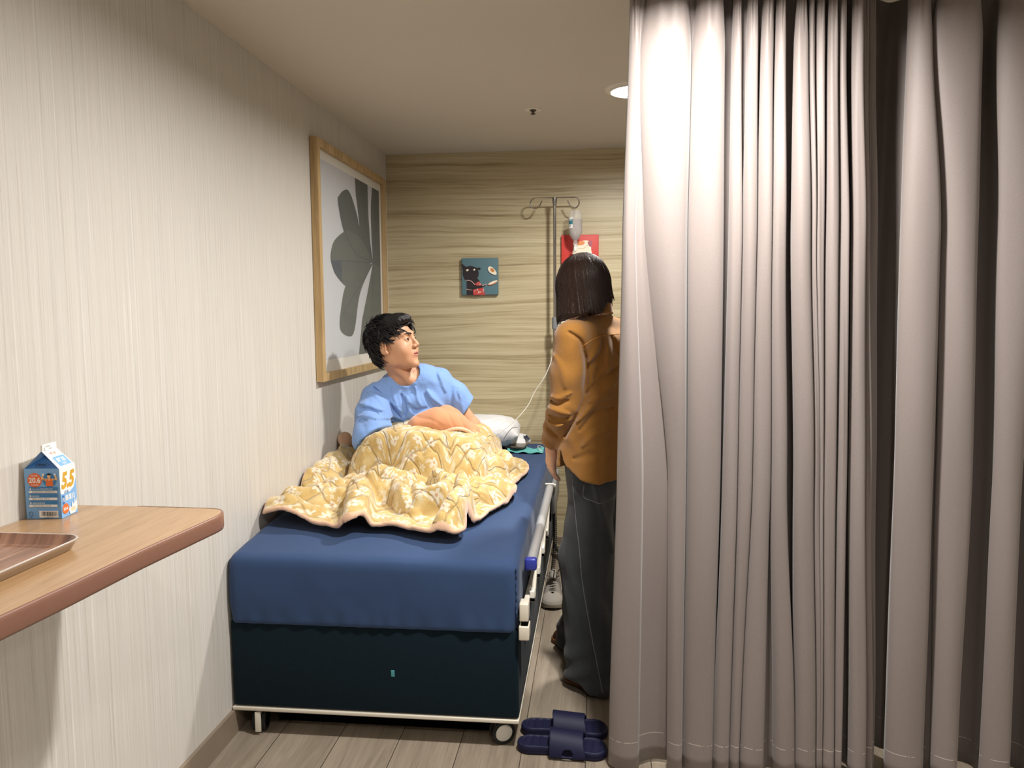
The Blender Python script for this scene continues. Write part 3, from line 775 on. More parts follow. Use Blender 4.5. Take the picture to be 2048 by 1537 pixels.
for pts in ([(3.42, 1.642), (3.7, 1.66), (4.09, 1.675)], [(4.09, 1.675), (3.95, 1.60), (3.75, 1.5), (3.57, 1.4)], [(4.09, 1.675), (3.9, 1.80), (3.70, 1.96)], [(4.09, 1.675), (3.98, 1.85), (3.92, 2.07)], [(3.62, 1.79), (3.80, 1.70), (4.08, 1.68)], [(4.09, 1.675), (4.06, 1.45), (4.0, 1.2)], [(4.232, 1.70), (4.09, 1.675)], [(4.09, 1.675), (4.15, 1.9), (4.16, 2.07)]):
    pa.stroke(catmull(pts, 6), .004, M_leaf3)
pa.build('artwork', pic)
M_glz = NT('picture_glass'); M_glz.b.inputs['Alpha'].default_value = .08
M_glz = M_glz.set((.5, .5, .5), .03, .6)
b = MB(); b.box(.0185, .0200, FY0+fw*.6, FY1-fw*.6, FZ0+fw*.6, FZ1-fw*.6); b.build('glass_pane', M_glz, pic, False)

# ---------------------------------------------------------------- two small canvases on the back wall
def canvas(x0, x1, z0_, z1_, col, label):
    r = empty('canvas_print', ((x0+x1)/2, BACK, z0_), label, 'picture')
    b = MB(); b.box(x0, x1, BACK-.026, BACK-.001, z0_, z1_, .003); b.build('canvas', col, r)
    return r, Print((x0, BACK-.0262, z0_), (1, 0, 0), (0, 0, 1))
M_cteal = ink('canvas_teal', (86, 118, 128), .6); M_cred = ink('canvas_red', (204, 62, 56), .5); M_catb = ink('cat_black', (40, 32, 36), .6)
r, p = canvas(.440, .650, 1.506, 1.716, M_cteal, 'small teal canvas print of a black cat tossing a fried egg in a pan')
s_ = .210; A = lambda pts, n=4: [(x*s_, y*s_) for x, y in catmull(pts+[pts[0]], n)[:-1]]
p.poly(A([(.13, .0), (.13, .37), (.08, .42), (.03, .55), (.03, .68), (.0, .84), (.03, .84), (.12, .77), (.24, .79), (.36, .76), (.42, .735), (.50, .74), (.53, .705), (.50, .67), (.455, .675), (.475, .60), (.46, .50), (.43, .46), (.49, .38), (.53, .28), (.60, .26), (.67, .30), (.64, .24), (.55, .18), (.53, .0)], 4), M_catb)
M_cream = ink('egg_white', (238, 230, 208), .5); M_apr = ink('apron_red', (188, 62, 60), .6); M_pink = ink('apron_dots', (240, 200, 188), .6); M_yolk = ink('egg_yolk', (200, 130, 70)); M_pan = ink('pan_brown', (190, 130, 96))
p.poly([(x*s_, y*s_) for x, y in [(.32, 0), (.31, .14), (.58, .20), (.65, 0)]], M_apr)
p.poly([(x*s_, y*s_) for x, y in [(.36, .30), (.48, .37), (.56, .26), (.42, .25)]], M_apr)
rr = random.Random(2)
for i in range(26):
    x, y = rr.uniform(.34, .61), rr.uniform(.02, .16); p.ellipse(x*s_, y*s_, .014*s_, .009*s_, M_pink, rr.random()*3, 7)
for i in range(9): p.ellipse(rr.uniform(.42, .53)*s_, rr.uniform(.265, .33)*s_, .012*s_, .008*s_, M_pink, 0, 7)
p.stroke([(x*s_, y*s_) for x, y in catmull([(.13, .40), (.22, .395), (.30, .35), (.37, .27)], 6)], .0028, M_pink)
p.stroke([(x*s_, y*s_) for x, y in [(.13, .16), (.2, .145), (.29, .13)]], .0022, M_pink)
p.ellipse(.165*s_, .675*s_, .036*s_, .027*s_, M_cream, .5); p.ellipse(.355*s_, .685*s_, .03*s_, .022*s_, M_cream, .7)
p.ellipse(.17*s_, .675*s_, .012*s_, .016*s_, ink('cat_eye_gold', (206, 180, 90)))
p.ellipse(.845*s_, .65*s_, .145*s_, .075*s_, M_cream, -.75, wob=.06); p.ellipse(.85*s_, .665*s_, .065*s_, .045*s_, M_yolk, -.75)
p.ellipse(.86*s_, .32*s_, .14*s_, .045*s_, M_pan, .36); p.ellipse(.865*s_, .335*s_, .135*s_, .028*s_, M_cream, .38)
p.stroke([(.57*s_, .25*s_), (.70*s_, .30*s_)], .003, M_pink)
p.build('printed_picture', r)
r, p = canvas(1.012, 1.222, 1.627, 1.837, M_cred, 'small red canvas print of a white cat, half hidden behind the drip bottle and woman')
s_ = .210
p.poly(A([(.36, .32), (.30, .50), (.34, .66), (.43, .78), (.56, .84), (.70, .845), (.77, .80), (.80, .74), (.80, .60), (.82, .5), (.78, .40), (.66, .34)]), M_cream)
p.ellipse(.52*s_, .78*s_, .11*s_, .06*s_, ink('patch_orange', (226, 140, 84)), .1); p.poly([(x*s_, y*s_) for x, y in [(.70, .80), (.80, .86), (.83, .76), (.80, .67), (.74, .70)]], ink('ear_mauve', (168, 92, 104)))
p.stroke([(x*s_, y*s_) for x, y in catmull([(.45, .64), (.60, .64), (.72, .74)], 6)], .0018, M_pan)
p.ellipse(.5*s_, .5*s_, .02*s_, .025*s_, M_catb); p.ellipse(.68*s_, .52*s_, .02*s_, .025*s_, M_catb)
p.build('printed_picture', r)

# ---------------------------------------------------------------- drip stand, bottle, line
M_steel = plain('polished_steel', lin(180, 178, 176), .18, .5, 1.0)
iv = empty('iv_stand', (.980, 4.315, 0), 'steel drip stand with two curled hooks at the head of the bed', 'drip stand')
PX, PY = .980, 4.315
b = MB(); b.tube([(PX, PY, 1.34), (PX, PY, 1.98), (PX, PY, 2.025)], [.0085, .0085, .0085], 14)
b.tube([(PX, PY, 1.985), (PX, PY, 2.01), (PX, PY, 2.030)], [.009, .0135, .0135], 14); b.build('upper_pole', M_steel, iv)
b = MB(); b.tube([(PX, PY, .06), (PX, PY, 1.36)], .0115, 14); b.build('lower_pole', M_steel, iv)
for sx in (-1, 1):
    P = [(0, 0)]+[(.085, 0)]+[(.105+.029*math.sin(a), -.029+.029*math.cos(a)) for a in np.linspace(0, 2.9, 12)]+[(.088, -.048), (.070, -.016)]
    P = [(p[0], p[1]) for p in P]
    c = catmull(P, 4)
    b = MB(); b.tube([(PX+sx*p[0], PY, 2.031+p[1]) for p in c], .0036, 8); b.build('hook', M_steel, iv)
b = MB(); b.lathe([(.0115, 1.31), (.0165, 1.312), (.017, 1.35), (.0165, 1.375), (.009, 1.378)], (PX, PY, 0), n=20); cl = b.build('height_clamp', M_greypl, iv)
b = MB(); b.tube([(PX+.012, PY-.006, 1.345), (PX+.03, PY-.014, 1.345)], [.006, .011], 12); b.build('clamp_knob', M_greypl, cl)
for k in range(4):
    a = [-1.1, -.3, .3, 1.0][k]; b = MB(); b.tube([(PX, PY, .075), (PX+.22*math.cos(a)*(.5), PY+.11*math.sin(a), .018), (PX+.26*math.cos(a)*(.5), PY+.11*math.sin(a), .008)], [.012, .009, .008], 8); b.build('foot', M_steel, iv)

M_clear = NT('clear_plastic'); M_clear.b.inputs['Transmission Weight'].default_value = .0; M_clear.b.inputs['Alpha'].default_value = .28
M_clear = M_clear.set(lin(222, 220, 217), .12, .8)
M_fluid = NT('saline'); M_fluid.b.inputs['Alpha'].default_value = .55
M_fluid = M_fluid.set(lin(172, 162, 162), .1, .6)
bx, by = 1.094, 4.315
bot = empty('drip_bottle', (bx, by, 1.78), 'clear upside-down saline bottle hanging from the drip stand hook', 'bottle')
b = MB(); b.lathe([(0, 1.962), (.030, 1.960), (.0365, 1.952), (.038, 1.93), (.038, 1.855), (.037, 1.84), (.031, 1.822), (.020, 1.805), (.012, 1.798), (.011, 1.785), (.014, 1.784), (.014, 1.775), (0, 1.775)], (bx, by, 0), n=36); b.F = [f[::-1] for f in b.F]; b.build('bottle_shell', M_clear, bot)
b = MB(); b.lathe([(0, 1.910), (.0365, 1.910), (.0365, 1.856), (.0355, 1.841), (.0295, 1.823), (.0185, 1.806), (.0105, 1.797), (0, 1.797)], (bx, by, 0), n=36); b.F = [f[::-1] for f in b.F]; o = b.build('fluid', M_fluid, bot); o['label'] = 'clear fluid'
V = []; lab = [(1.872, 0), (1.918, 0)]
def arc(z0_, z1_, m, name='label', a0=-2.75, a1=-1.95, r=.0386):
    V = []; n = 12
    for i in range(n+1):
        a = a0+(a1-a0)*i/n
        for z in (z0_, z1_): V.append((bx+r*math.cos(a), by+r*math.sin(a), z))
    return V, [(2*i, 2*i+2, 2*i+3, 2*i+1) for i in range(n)]
V, F = arc(1.862, 1.922, 0); V2, F2 = arc(1.882, 1.910, 0, r=.0389); V3, F3 = arc(1.9035, 1.9075, 0, r=.0391, a0=-2.6, a1=-2.1); V4, F4 = arc(1.8725, 1.8755, 0, r=.0391, a0=-2.6, a1=-2.2)
b = MB(); b.add(V, F, 0); b.add(V2, F2, 1); b.add(V3, F3, 0); b.add(V4, F4, 2); o = b.build('paper_label', [M_cwh, ink('label_teal', (60, 124, 140)), M_cbar], bot); o['label'] = 'white and teal paper label'
b = MB(); b.tube([(bx+.002, by, 1.968), (bx+.003, by, 1.985), (bx+.004, by, 1.999)], .0016, 6); b.build('hanging_loop', M_clear, bot)
b = MB(); b.lathe([(0, 1.776), (.010, 1.775), (.0105, 1.768), (.008, 1.764), (.0105, 1.760), (.0105, 1.742), (.009, 1.738), (0, 1.738)], (bx, by, 0), n=20); b.F = [f[::-1] for f in b.F]; b.build('spike', M_white_pl, bot)
line = empty('iv_line', (1.03, 4.25, .9), 'thin white drip line curving down from the bottle onto the pillow', 'drip line')
b = MB(); pts = catmull([(bx, by, 1.74), (1.085, 4.30, 1.5), (1.060, 4.29, 1.33), (1.005, 4.28, 1.26), (.975, 4.27, 1.19), (.958, 4.25, 1.12), (.925, 4.22, 1.045), (.872, 4.20, .965), (.845, 4.17, .905), (.800, 4.10, .848), (.752, 4.03, .806), (.705, 3.975, .775), (.66, 3.94, .768), (.60, 3.90, .79)], 8)
b.tube(pts, .0022, 7); b.build('tubing', M_white_pl, line)
b = MB(); b.lathe([(0, 1.735), (.009, 1.733), (.010, 1.70), (.0085, 1.68), (0, 1.676)], (bx, by, 0), n=16); b.F = [f[::-1] for f in b.F]; b.build('drip_chamber', M_clear, line)
b = MB(); b.box(1.018, 1.046, 4.275, 4.295, 1.335, 1.385, .005); b.build('roller_clamp', M_white_pl, line)

# ---------------------------------------------------------------- pillow, mask, phone, small box
M_pcase = NT('white_pillowcase'); _t = M_pcase
_w = _t.noise(_t.coord(), 420, 2); _t.bump(_w, .2, .001); M_pcase = _t.set(_t.mix(_w, lin(214, 214, 216), lin(232, 232, 233)), .8, .3, sheen=.2)
pil = empty('pillow', (.60, 4.15, .652), 'plump white pillow against the wood wall at the head of the bed', 'pillow')
def pillow(P):
    x, y, z = P
    c = (.51, 4.235, .744); a = .05
    X = (x-c[0])*math.cos(a)+(y-c[1])*math.sin(a); Y = -(x-c[0])*math.sin(a)+(y-c[1])*math.cos(a); Z = z-c[2]
    u = np.abs(X)/.275; v = np.abs(Y)/.185
    th = .086*np.power(np.clip(1-u**3.2, 0, 1), .42)*np.power(np.clip(1-v**3.2, 0, 1), .42)
    d1 = (np.abs(Z)-th)*.55
    d = np.maximum(d1, np.maximum((u-1)*.22, (v-1)*.22))
    rad = np.arctan2(Y, X-.26); wr = .0026*np.sin(rad*19+6*u)*np.clip(u*1.3-.3, 0, 1)
    return d+wr+.003*noise3(P, (.07, .07, .05), 4)
sdf_obj('cushion', pillow, (.20, 3.97, .62), (.86, 4.43, .86), .0075, M_pcase, pil)
# open flap of the pillowcase: soft sleeve past the pillow end
V = []; nA, nB = 26, 14
for i in range(nB):
    t = i/(nB-1)
    for k in range(nA+1):
        a = -.35+(math.pi+.55)*k/nA
        X = .695+.125*t; hw = .105+.015*t; hh = (.085-.040*t)+.006*math.sin(k*1.3+3*t)
        V.append((X+.015*math.cos(a*2), 4.285+hw*math.cos(a)*(-1), .668+max(-.012, hh*math.sin(a))-.005*t))
F = [(i*(nA+1)+k, i*(nA+1)+k+1, (i+1)*(nA+1)+k+1, (i+1)*(nA+1)+k) for i in range(nB-1) for k in range(nA)]
o = mesh('pillowcase_flap', V, F, M_pcase, pil); o.modifiers.new('thick', 'SOLIDIFY').thickness = .002
M_mask = NT('teal_mask'); _t = M_mask; _w = _t.noise(_t.coord(scale=(6, 90, 90)), 1, 2); _t.bump(_w, .4, .002); M_mask = _t.set(_t.mix(_w, lin(70, 158, 156), lin(120, 192, 188)), .8, .2)
msk = empty('face_mask', (.83, 4.12, .655), 'teal disposable face mask lying on the blue sheet beside the pillow', 'face mask')
V = []; nx_, ny_ = 44, 26
for i in range(nx_):
    for j in range(ny_):
        u, v = i/(nx_-1), j/(ny_-1)
        x = .735+.195*u; y = 4.035+.135*v+.02*math.sin(u*7)*.4+.006*math.sin(v*9+u*14)
        z = .6555+.0055*(1+math.sin(v*21))*.5+.010*abs(math.sin(u*3.1+1))*math.sin(v*3.14)+.004*math.sin(u*17+v*5)
        V.append((x, y, z+.002))
F = [(i*ny_+j, (i+1)*ny_+j, (i+1)*ny_+j+1, i*ny_+j+1) for i in range(nx_-1) for j in range(ny_-1)]
o = mesh('mask_fabric', V, F, M_mask, msk); o.modifiers.new('thick', 'SOLIDIFY').thickness = .0015
b = MB(); b.tube(catmull([(.925, 4.05, .664), (.905, 4.075, .677), (.897, 4.11, .681), (.905, 4.15, .678), (.925, 4.165, .664)], 6), .0018, 6); b.build('ear_loop', M_white_pl, msk)
ph = empty('phone', (.80, 4.15, .67), 'flat grey-brown phone lying on the teal mask', 'phone')
b = MB(); P = rrect(-.036, .036, -.075, .075, .010, 5); ca, sa = math.cos(.12), math.sin(.12)
P = [(.797+p[0]*ca+p[1]*sa, 4.135-p[0]*sa+p[1]*ca) for p in P]
b.prism(P, .678, .686); b.build('phone_body', ink('phone_taupe', (96, 88, 78), .3), ph, False)
b = MB(); b.lathe([(0, .6885), (.006, .6885), (.0075, .6865)], (.775, 4.09, 0), n=16); b.F = [f[::-1] for f in b.F]; b.build('camera_lens', M_black, ph)
bxx = MB(); bxx.box(.712, .748, 3.93, 3.965, .652, .672, .003); o = bxx.build('tape_box', M_white_pl); tag(o, 'tiny white box on the sheet between blanket and teal mask', 'box')

# ---------------------------------------------------------------- slippers
M_slip = plain('navy_eva_foam', lin(15, 17, 50), .62, .35, bump=.15, bscale=260)
def slipper(ox, oy, ang, label):
    r = empty('slipper', (ox, oy, 0), label, 'slipper', 'pair of navy slide slippers on the floor')
    ca, sa = math.cos(ang), math.sin(ang)
    def hwid(t): return .047*(1-.18*np.sin(np.clip((t-.15)/.5, 0, 1)*math.pi)) 
    def loc(P): 
        X, Y = P[0]-ox, P[1]-oy
        return X*ca+Y*sa, -X*sa+Y*ca, P[2]
    def sole(P):
        X, Y, Z = loc(P)
        t = np.clip((X+.145)/.29, 0, 1)
        w = .040+.009*np.clip((t-.4)/.4, 0, 1)-.004*np.sin(np.clip(t/.8, 0, 1)*math.pi)
        Yc = Y-.006*np.sin(t*math.pi)
        d2 = np.sqrt(np.maximum(np.abs(X)-.098, 0)**2+(Yc*(.047/w))**2)-.047
        top = .024+.004*(1-t)+.0012*np.sin(X*260)*(np.abs(Yc) < .03)
        rimd = np.abs(d2+.006)
        top = top+.004*np.exp(-(rimd/.004)**2)
        dz = np.maximum(-Z+.002, Z-top)
        gro = .0015*(np.abs(Z-.011) < .0025)
        q0 = np.maximum(d2+.005+gro, 0); q1 = np.maximum(dz+.005, 0)
        return np.sqrt(q0**2+q1**2)+np.minimum(np.maximum(d2+.005, dz+.005), 0)-.005
    lo = (ox-.17, oy-.09, -.002); hi = (ox+.17, oy+.09, .05)
    sdf_obj('sole', sole, lo, hi, .0032, M_slip, r)
    # strap: arched band, wide, with a side cut-out on the near side
    def strap(P):
        X, Y, Z = loc(P)
        ry = .052; rz = .062-.16*np.clip(X-.0, -.1, .1)*.55
        e = np.sqrt((Y/ry)**2+((Z-.006)/rz)**2)
        d = np.abs(e-1)*.045-.0028
        skew = X+.30*(Z-.03)*.4-.018
        d = np.maximum(d, np.abs(skew)-.056-.2*np.clip(Z-.03, -.03, .03)*-.5)
        d = np.maximum(d, -(Z-.008))
        hole = np.sqrt(((X-.020)/1.0)**2+((Z-.020)*1.15)**2)-.0165
        hole = np.maximum(hole, np.maximum(Y+.02, -(Z-.016)))
        return np.maximum(d, -hole)
    sdf_obj('strap', strap, (ox-.17, oy-.10, 0), (ox+.17, oy+.10, .085), .0032, M_slip, r)
slipper(1.103, 2.352, -.035, 'navy slide slipper nearer the viewer, beside the bed castor and curtain')
slipper(1.106, 2.462, .02, 'navy slide slipper farther from the viewer, tucked behind its pair')

# ---------------------------------------------------------------- sneakers
M_snk = plain('grey_suede_mesh', lin(138, 132, 124), .85, .2, nz=.15, nscale=120, bump=.4, bscale=350)
M_snk2 = plain('sneaker_overlay', lin(160, 154, 145), .7, .25, nz=.05); M_snks = plain('sneaker_sole', lin(170, 164, 152), .6, .3, nz=.05); M_lace = plain('sneaker_lace', lin(104, 100, 94), .8, .2)
def sneaker(ox, oy, ang, label, sgn=1):
    r = empty('sneaker', (ox, oy, 0), label, 'sneaker', 'pair of grey sneakers beside the bed')
    ca, sa = math.cos(ang), math.sin(ang)          # toe points to local +X
    def loc(P): X, Y = P[0]-ox, P[1]-oy; return X*ca+Y*sa, -X*sa+Y*ca, P[2]
    def W(X, Y, Z): return (ox+X*ca-Y*sa, oy+X*sa+Y*ca, Z)
    def shape(P, grow, z0s, ztop):
        X, Y, Z = loc(P); t = np.clip((X+.145)/.29, 0, 1)
        w = .039+.009*np.clip((t-.35)/.35, 0, 1)
        d2 = np.sqrt(np.maximum(np.abs(X)-.098, 0)**2+((Y)*(.046/w))**2)-.046-grow
        return X, Y, Z, t, d2
    def sole(P):
        X, Y, Z, t, d2 = shape(P, .004, 0, 0); spring = .014*np.clip((t-.8)/.2, 0, 1)**2
        top = .034+.006*np.sin(t*9)*.3+.004*(1-t)
        dz = np.maximum(spring-Z, Z-top); g = .0016*np.sin(Z*900)*(Z > .008)
        return np.sqrt(np.maximum(d2+.006, 0)**2+np.maximum(dz+.006, 0)**2)+np.minimum(np.maximum(d2+.006, dz+.006), 0)-.006+g*.6
    def upper(P):
        X, Y, Z, t, d2 = shape(P, 0, 0, 0)
        top = .062+.048*np.clip((.62-t)/.42, 0, 1)-.008*np.clip((.2-t)/.2, 0, 1)-.012*np.clip((t-.8)/.2, 0, 1)
        zz = np.clip((Z-.03)/(top-.03), 0, 1)
        d2b = d2+.020*zz**2.2+.012*zz*np.clip((.5-t)/.4, 0, 1)
        d = smax(d2b, Z-top, .018); d = np.maximum(d, .02-Z)
        op = np.maximum(np.maximum(np.sqrt(((X+.075)/.045)**2+(Y/.022)**2)*.022-.022, .070-Z), -1)
        return np.maximum(d, -op)
    lo = (ox-.17, oy-.17, -.002); hi = (ox+.17, oy+.17, .125)
    sdf_obj('sole', sole, lo, (hi[0], hi[1], .05), .0034, M_snks, r)
    up, V = sdf_obj('upper', upper, lo, hi, .0034, M_snk, r)
    def capp(P):
        X, Y, Z = loc(P); return np.maximum(np.maximum(upper(P)-.0022, .055-X+.18*Y**2*40), Z-.062)
    sdf_obj('toe_cap', capp, lo, hi, .0034, M_snk2, r)
    tg = MB(); 
    tg.tube([W(-.025, 0, .095), W(-.055, 0, .122), W(-.062, 0, .128)], [.016, .019, .012], 10); tg.build('tongue', M_snk2, r)
    for k in range(6):
        X = .045-.017*k; zt = .062+.048*max(0, min(1, (.62-(X+.145)/.29)/.42))
        b = MB(); b.tube([W(X, -.026, zt-.010), W(X+.004, -.012, zt+.001), W(X+.004, 0, zt+.004), W(X-.004, .012, zt+.001), W(X-.010, .026, zt-.010)], .0028, 6); b.build('lace', M_lace, r)
    for s in (-1, 1):
        b = MB(); b.tube(catmull([W(-.045, 0, .113), W(-.035, s*.02, .124), W(-.02, s*.03, .112), W(-.03, s*.012, .108)], 5), .0023, 6); b.build('lace', M_lace, r)
sneaker(1.002, 3.665, -math.pi/2+.03, 'grey lace-up sneaker on the floor beside the bed rail')
sneaker(1.095, 3.69, -math.pi/2+.10, 'grey lace-up sneaker mostly hidden behind the standing woman\'s jeans')
# ---------------------------------------------------------------- quilted blanket
def m_blanket():
    t = NT('yellow_floral_quilt')
    at = t.node('ShaderNodeAttribute', attribute_name='quv'); uv = at.outputs['Vector']
    w1 = t.noise(uv, 7, 2, .5, 0, 1)
    wv = t.node('ShaderNodeVectorMath', operation='MULTIPLY_ADD'); t.put(wv.inputs[0], w1); wv.inputs[1].default_value = (.03, .03, 0); t.put(wv.inputs[2], uv)
    def flowers(scale, seed, R):
        mp = t.coord(scale=(1, 1, 0), loc=(seed, seed*.7, 0), src=wv.outputs[0])
        v = t.node('ShaderNodeTexVoronoi', voronoi_dimensions='2D', feature='F1'); t.put(v.inputs['Vector'], mp); v.inputs['Scale'].default_value = scale
        d = t.node('ShaderNodeVectorMath', operation='SUBTRACT'); 
        sc = t.node('ShaderNodeVectorMath', operation='SCALE'); t.put(sc.inputs[0], mp); sc.inputs['Scale'].default_value = 1.0
        t.put(d.inputs[0], sc.outputs[0]); t.put(d.inputs[1], v.outputs['Position'])
        sp = t.node('ShaderNodeSeparateXYZ'); t.put(sp.inputs[0], d.outputs[0])
        ang = t.math('ARCTAN2', sp.outputs[1], sp.outputs[0])
        sc2 = t.node('ShaderNodeSeparateColor'); t.put(sc2.inputs[0], v.outputs['Color'])
        pet = t.math('ABSOLUTE', t.math('COSINE', t.math('ADD', t.math('MULTIPLY', ang, 2.5), t.math('MULTIPLY', sc2.outputs[1], 6.28))))
        rad = t.math('MULTIPLY', t.math('ADD', .45, t.math('MULTIPLY', pet, .55)), R)
        ln = t.node('ShaderNodeVectorMath', operation='LENGTH'); t.put(ln.inputs[0], d.outputs[0])
        e = t.math('SUBTRACT', rad, ln.outputs['Value'])
        m = t.math('MULTIPLY', e, 260, clamp=True)
        return t.math('MULTIPLY', m, t.math('GREATER_THAN', sc2.outputs[0], .30)), ln.outputs['Value'], t.math('GREATER_THAN', sc2.outputs[0], .30)
    n = t.noise(uv, 16, 3, .6)
    base = t.ramp(n, [(.35, lin(182, 151, 92)), (.55, lin(196, 168, 110)), (.7, lin(206, 184, 134))])
    f1, l1, c1 = flowers(15, 0, .026); f2, l2, c2 = flowers(25, 3.3, .015)
    col = t.mix(t.math('MULTIPLY', f1, .85), base, lin(214, 208, 192)); col = t.mix(t.math('MULTIPLY', f2, .75), col, lin(208, 198, 170))
    col = t.mix(t.math('MULTIPLY', t.math('LESS_THAN', l1, .0055), t.math('MULTIPLY', c1, .7)), col, lin(186, 134, 84))
    # stitch lines: relief, thread tone and painted crease shade
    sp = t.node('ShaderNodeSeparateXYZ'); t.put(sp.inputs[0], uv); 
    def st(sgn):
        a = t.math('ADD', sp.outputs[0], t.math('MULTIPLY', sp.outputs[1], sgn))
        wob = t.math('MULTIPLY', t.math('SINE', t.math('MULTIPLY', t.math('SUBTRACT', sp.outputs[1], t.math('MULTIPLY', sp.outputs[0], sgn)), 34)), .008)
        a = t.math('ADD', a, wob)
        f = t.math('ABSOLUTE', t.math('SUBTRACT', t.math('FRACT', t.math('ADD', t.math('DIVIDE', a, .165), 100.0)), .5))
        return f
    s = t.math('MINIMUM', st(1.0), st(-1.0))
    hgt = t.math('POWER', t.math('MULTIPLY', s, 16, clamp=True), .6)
    fz = t.noise(uv, 260, 2, .6)
    pk = t.noise(t.coord(scale=(1, 1, 1), src=uv), 42, 2, .6)
    hh = t.math('ADD', hgt, t.math('ADD', t.math('MULTIPLY', fz, .10), t.math('MULTIPLY', pk, .5)))
    t.bump(hh, .9, .005)
    col = t.mix(t.math('SUBTRACT', .45, t.math('MULTIPLY', hgt, .45)), col, lin(176, 144, 92))  # brown thread tone that also paints shade into the seam creases
    return t.set(col, .85, .2, sheen=.35)
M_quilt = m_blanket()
M_peach = NT('peach_lining'); _t = M_peach; _a = _t.noise(_t.coord(), 240, 3); _b = _t.noise(_t.coord(), 22, 2); _t.bump(_t.math('ADD', _t.math('MULTIPLY', _a, .3), _b), .3, .004)
M_peach = _t.set(_t.mix(_a, lin(194, 132, 94), lin(208, 150, 112)), .85, .2, sheen=.4)
M_bind = plain('peach_binding', lin(222, 182, 152), .85, .2, bump=.3, bscale=260, sheen=.3)
MT = .652      # mattress top
OUT = catmull([(.016, 2.60), (.06, 2.575), (.18, 2.555), (.28, 2.528), (.345, 2.492), (.385, 2.488), (.415, 2.53), (.47, 2.545), (.55, 2.525), (.62, 2.485), (.70, 2.462), (.755, 2.468), (.772, 2.52), (.765, 2.60), (.80, 2.655), (.825, 2.76), (.872, 2.90), (.893, 2.99), (.890, 3.06), (.862, 3.15), (.868, 3.24), (.882, 3.36), (.900, 3.50), (.885, 3.64), (.84, 3.74), (.77, 3.80), (.66, 3.80), (.60, 3.72), (.45, 3.62), (.30, 3.62), (.15, 3.66), (.03, 3.62), (.012, 3.45), (.012, 3.2), (.012, 2.9), (.012, 2.7)], 3)[:-1]
def poly_sd(x, y, P):
    d = np.full(np.broadcast(x, y).shape, 1e9, np.float32); sgn = np.zeros_like(d, bool); n = len(P)
    for i in range(n):
        a = P[i]; b = P[(i+1) % n]; ex, ey = b[0]-a[0], b[1]-a[1]; L = ex*ex+ey*ey+1e-12
        t = np.clip(((x-a[0])*ex+(y-a[1])*ey)/L, 0, 1)
        d = np.minimum(d, (x-a[0]-t*ex)**2+(y-a[1]-t*ey)**2)
        if a[1] != b[1]:
            c = ((a[1] <= y) != (b[1] <= y)) & (x < a[0]+(y-a[1])*ex/ey)
            sgn ^= c
    d = np.sqrt(d); return np.where(sgn, -d, d)
def seg_h(x, y, a, b, h0, h1, r):
    ex, ey = b[0]-a[0], b[1]-a[1]; L = ex*ex+ey*ey+1e-9
    t = np.clip(((x-a[0])*ex+(y-a[1])*ey)/L, 0, 1); d = np.sqrt((x-a[0]-t*ex)**2+(y-a[1]-t*ey)**2)
    hh = h0+(h1-h0)*t
    u = np.clip(d/r, 0, 1); return hh*(1-u**1.8)**.95*(u < 1)
LUMPS = [  # (points, heights, radius)
    ([(.17, 2.93), (.27, 2.91), (.36, 2.89), (.47, 2.90), (.60, 2.93)], [.065, .085, .115, .105, .06], .082),
    ([(.22, 2.98), (.20, 2.86), (.17, 2.80)], [.07, .085, .05], .05),
    ([(.30, 2.86), (.34, 2.72), (.37, 2.60), (.385, 2.52)], [.10, .098, .085, .055], .058),
    ([(.45, 2.86), (.50, 2.74), (.56, 2.66)], [.10, .080, .045], .045),
    ([(.06, 2.78), (.17, 2.80), (.25, 2.84)], [.060, .062, .05], .080),
    ([(.05, 2.66), (.12, 2.64), (.19, 2.63)], [.060, .055, .03], .070),
    ([(.60, 2.86), (.67, 2.80), (.66, 2.69), (.58, 2.68), (.55, 2.77)], [.120, .112, .100, .085, .095], .046),
    ([(.71, 2.78), (.735, 2.66), (.725, 2.55), (.70, 2.50)], [.125, .118, .085, .045], .047),
    ([(.71, 2.79), (.78, 2.86), (.84, 2.97), (.86, 3.02)], [.075, .060, .070, .045], .060),
    ([(.72, 2.98), (.80, 3.08), (.84, 3.12)], [.06, .06, .035], .055),
    ([(.73, 3.20), (.77, 3.29), (.765, 3.38)], [.10, .105, .07], .062),
    ([(.70, 3.62), (.76, 3.50), (.79, 3.40)], [.06, .08, .09], .08),
    ([(.04, 3.05), (.06, 3.3), (.05, 3.55)], [.08, .10, .10], .10),
]
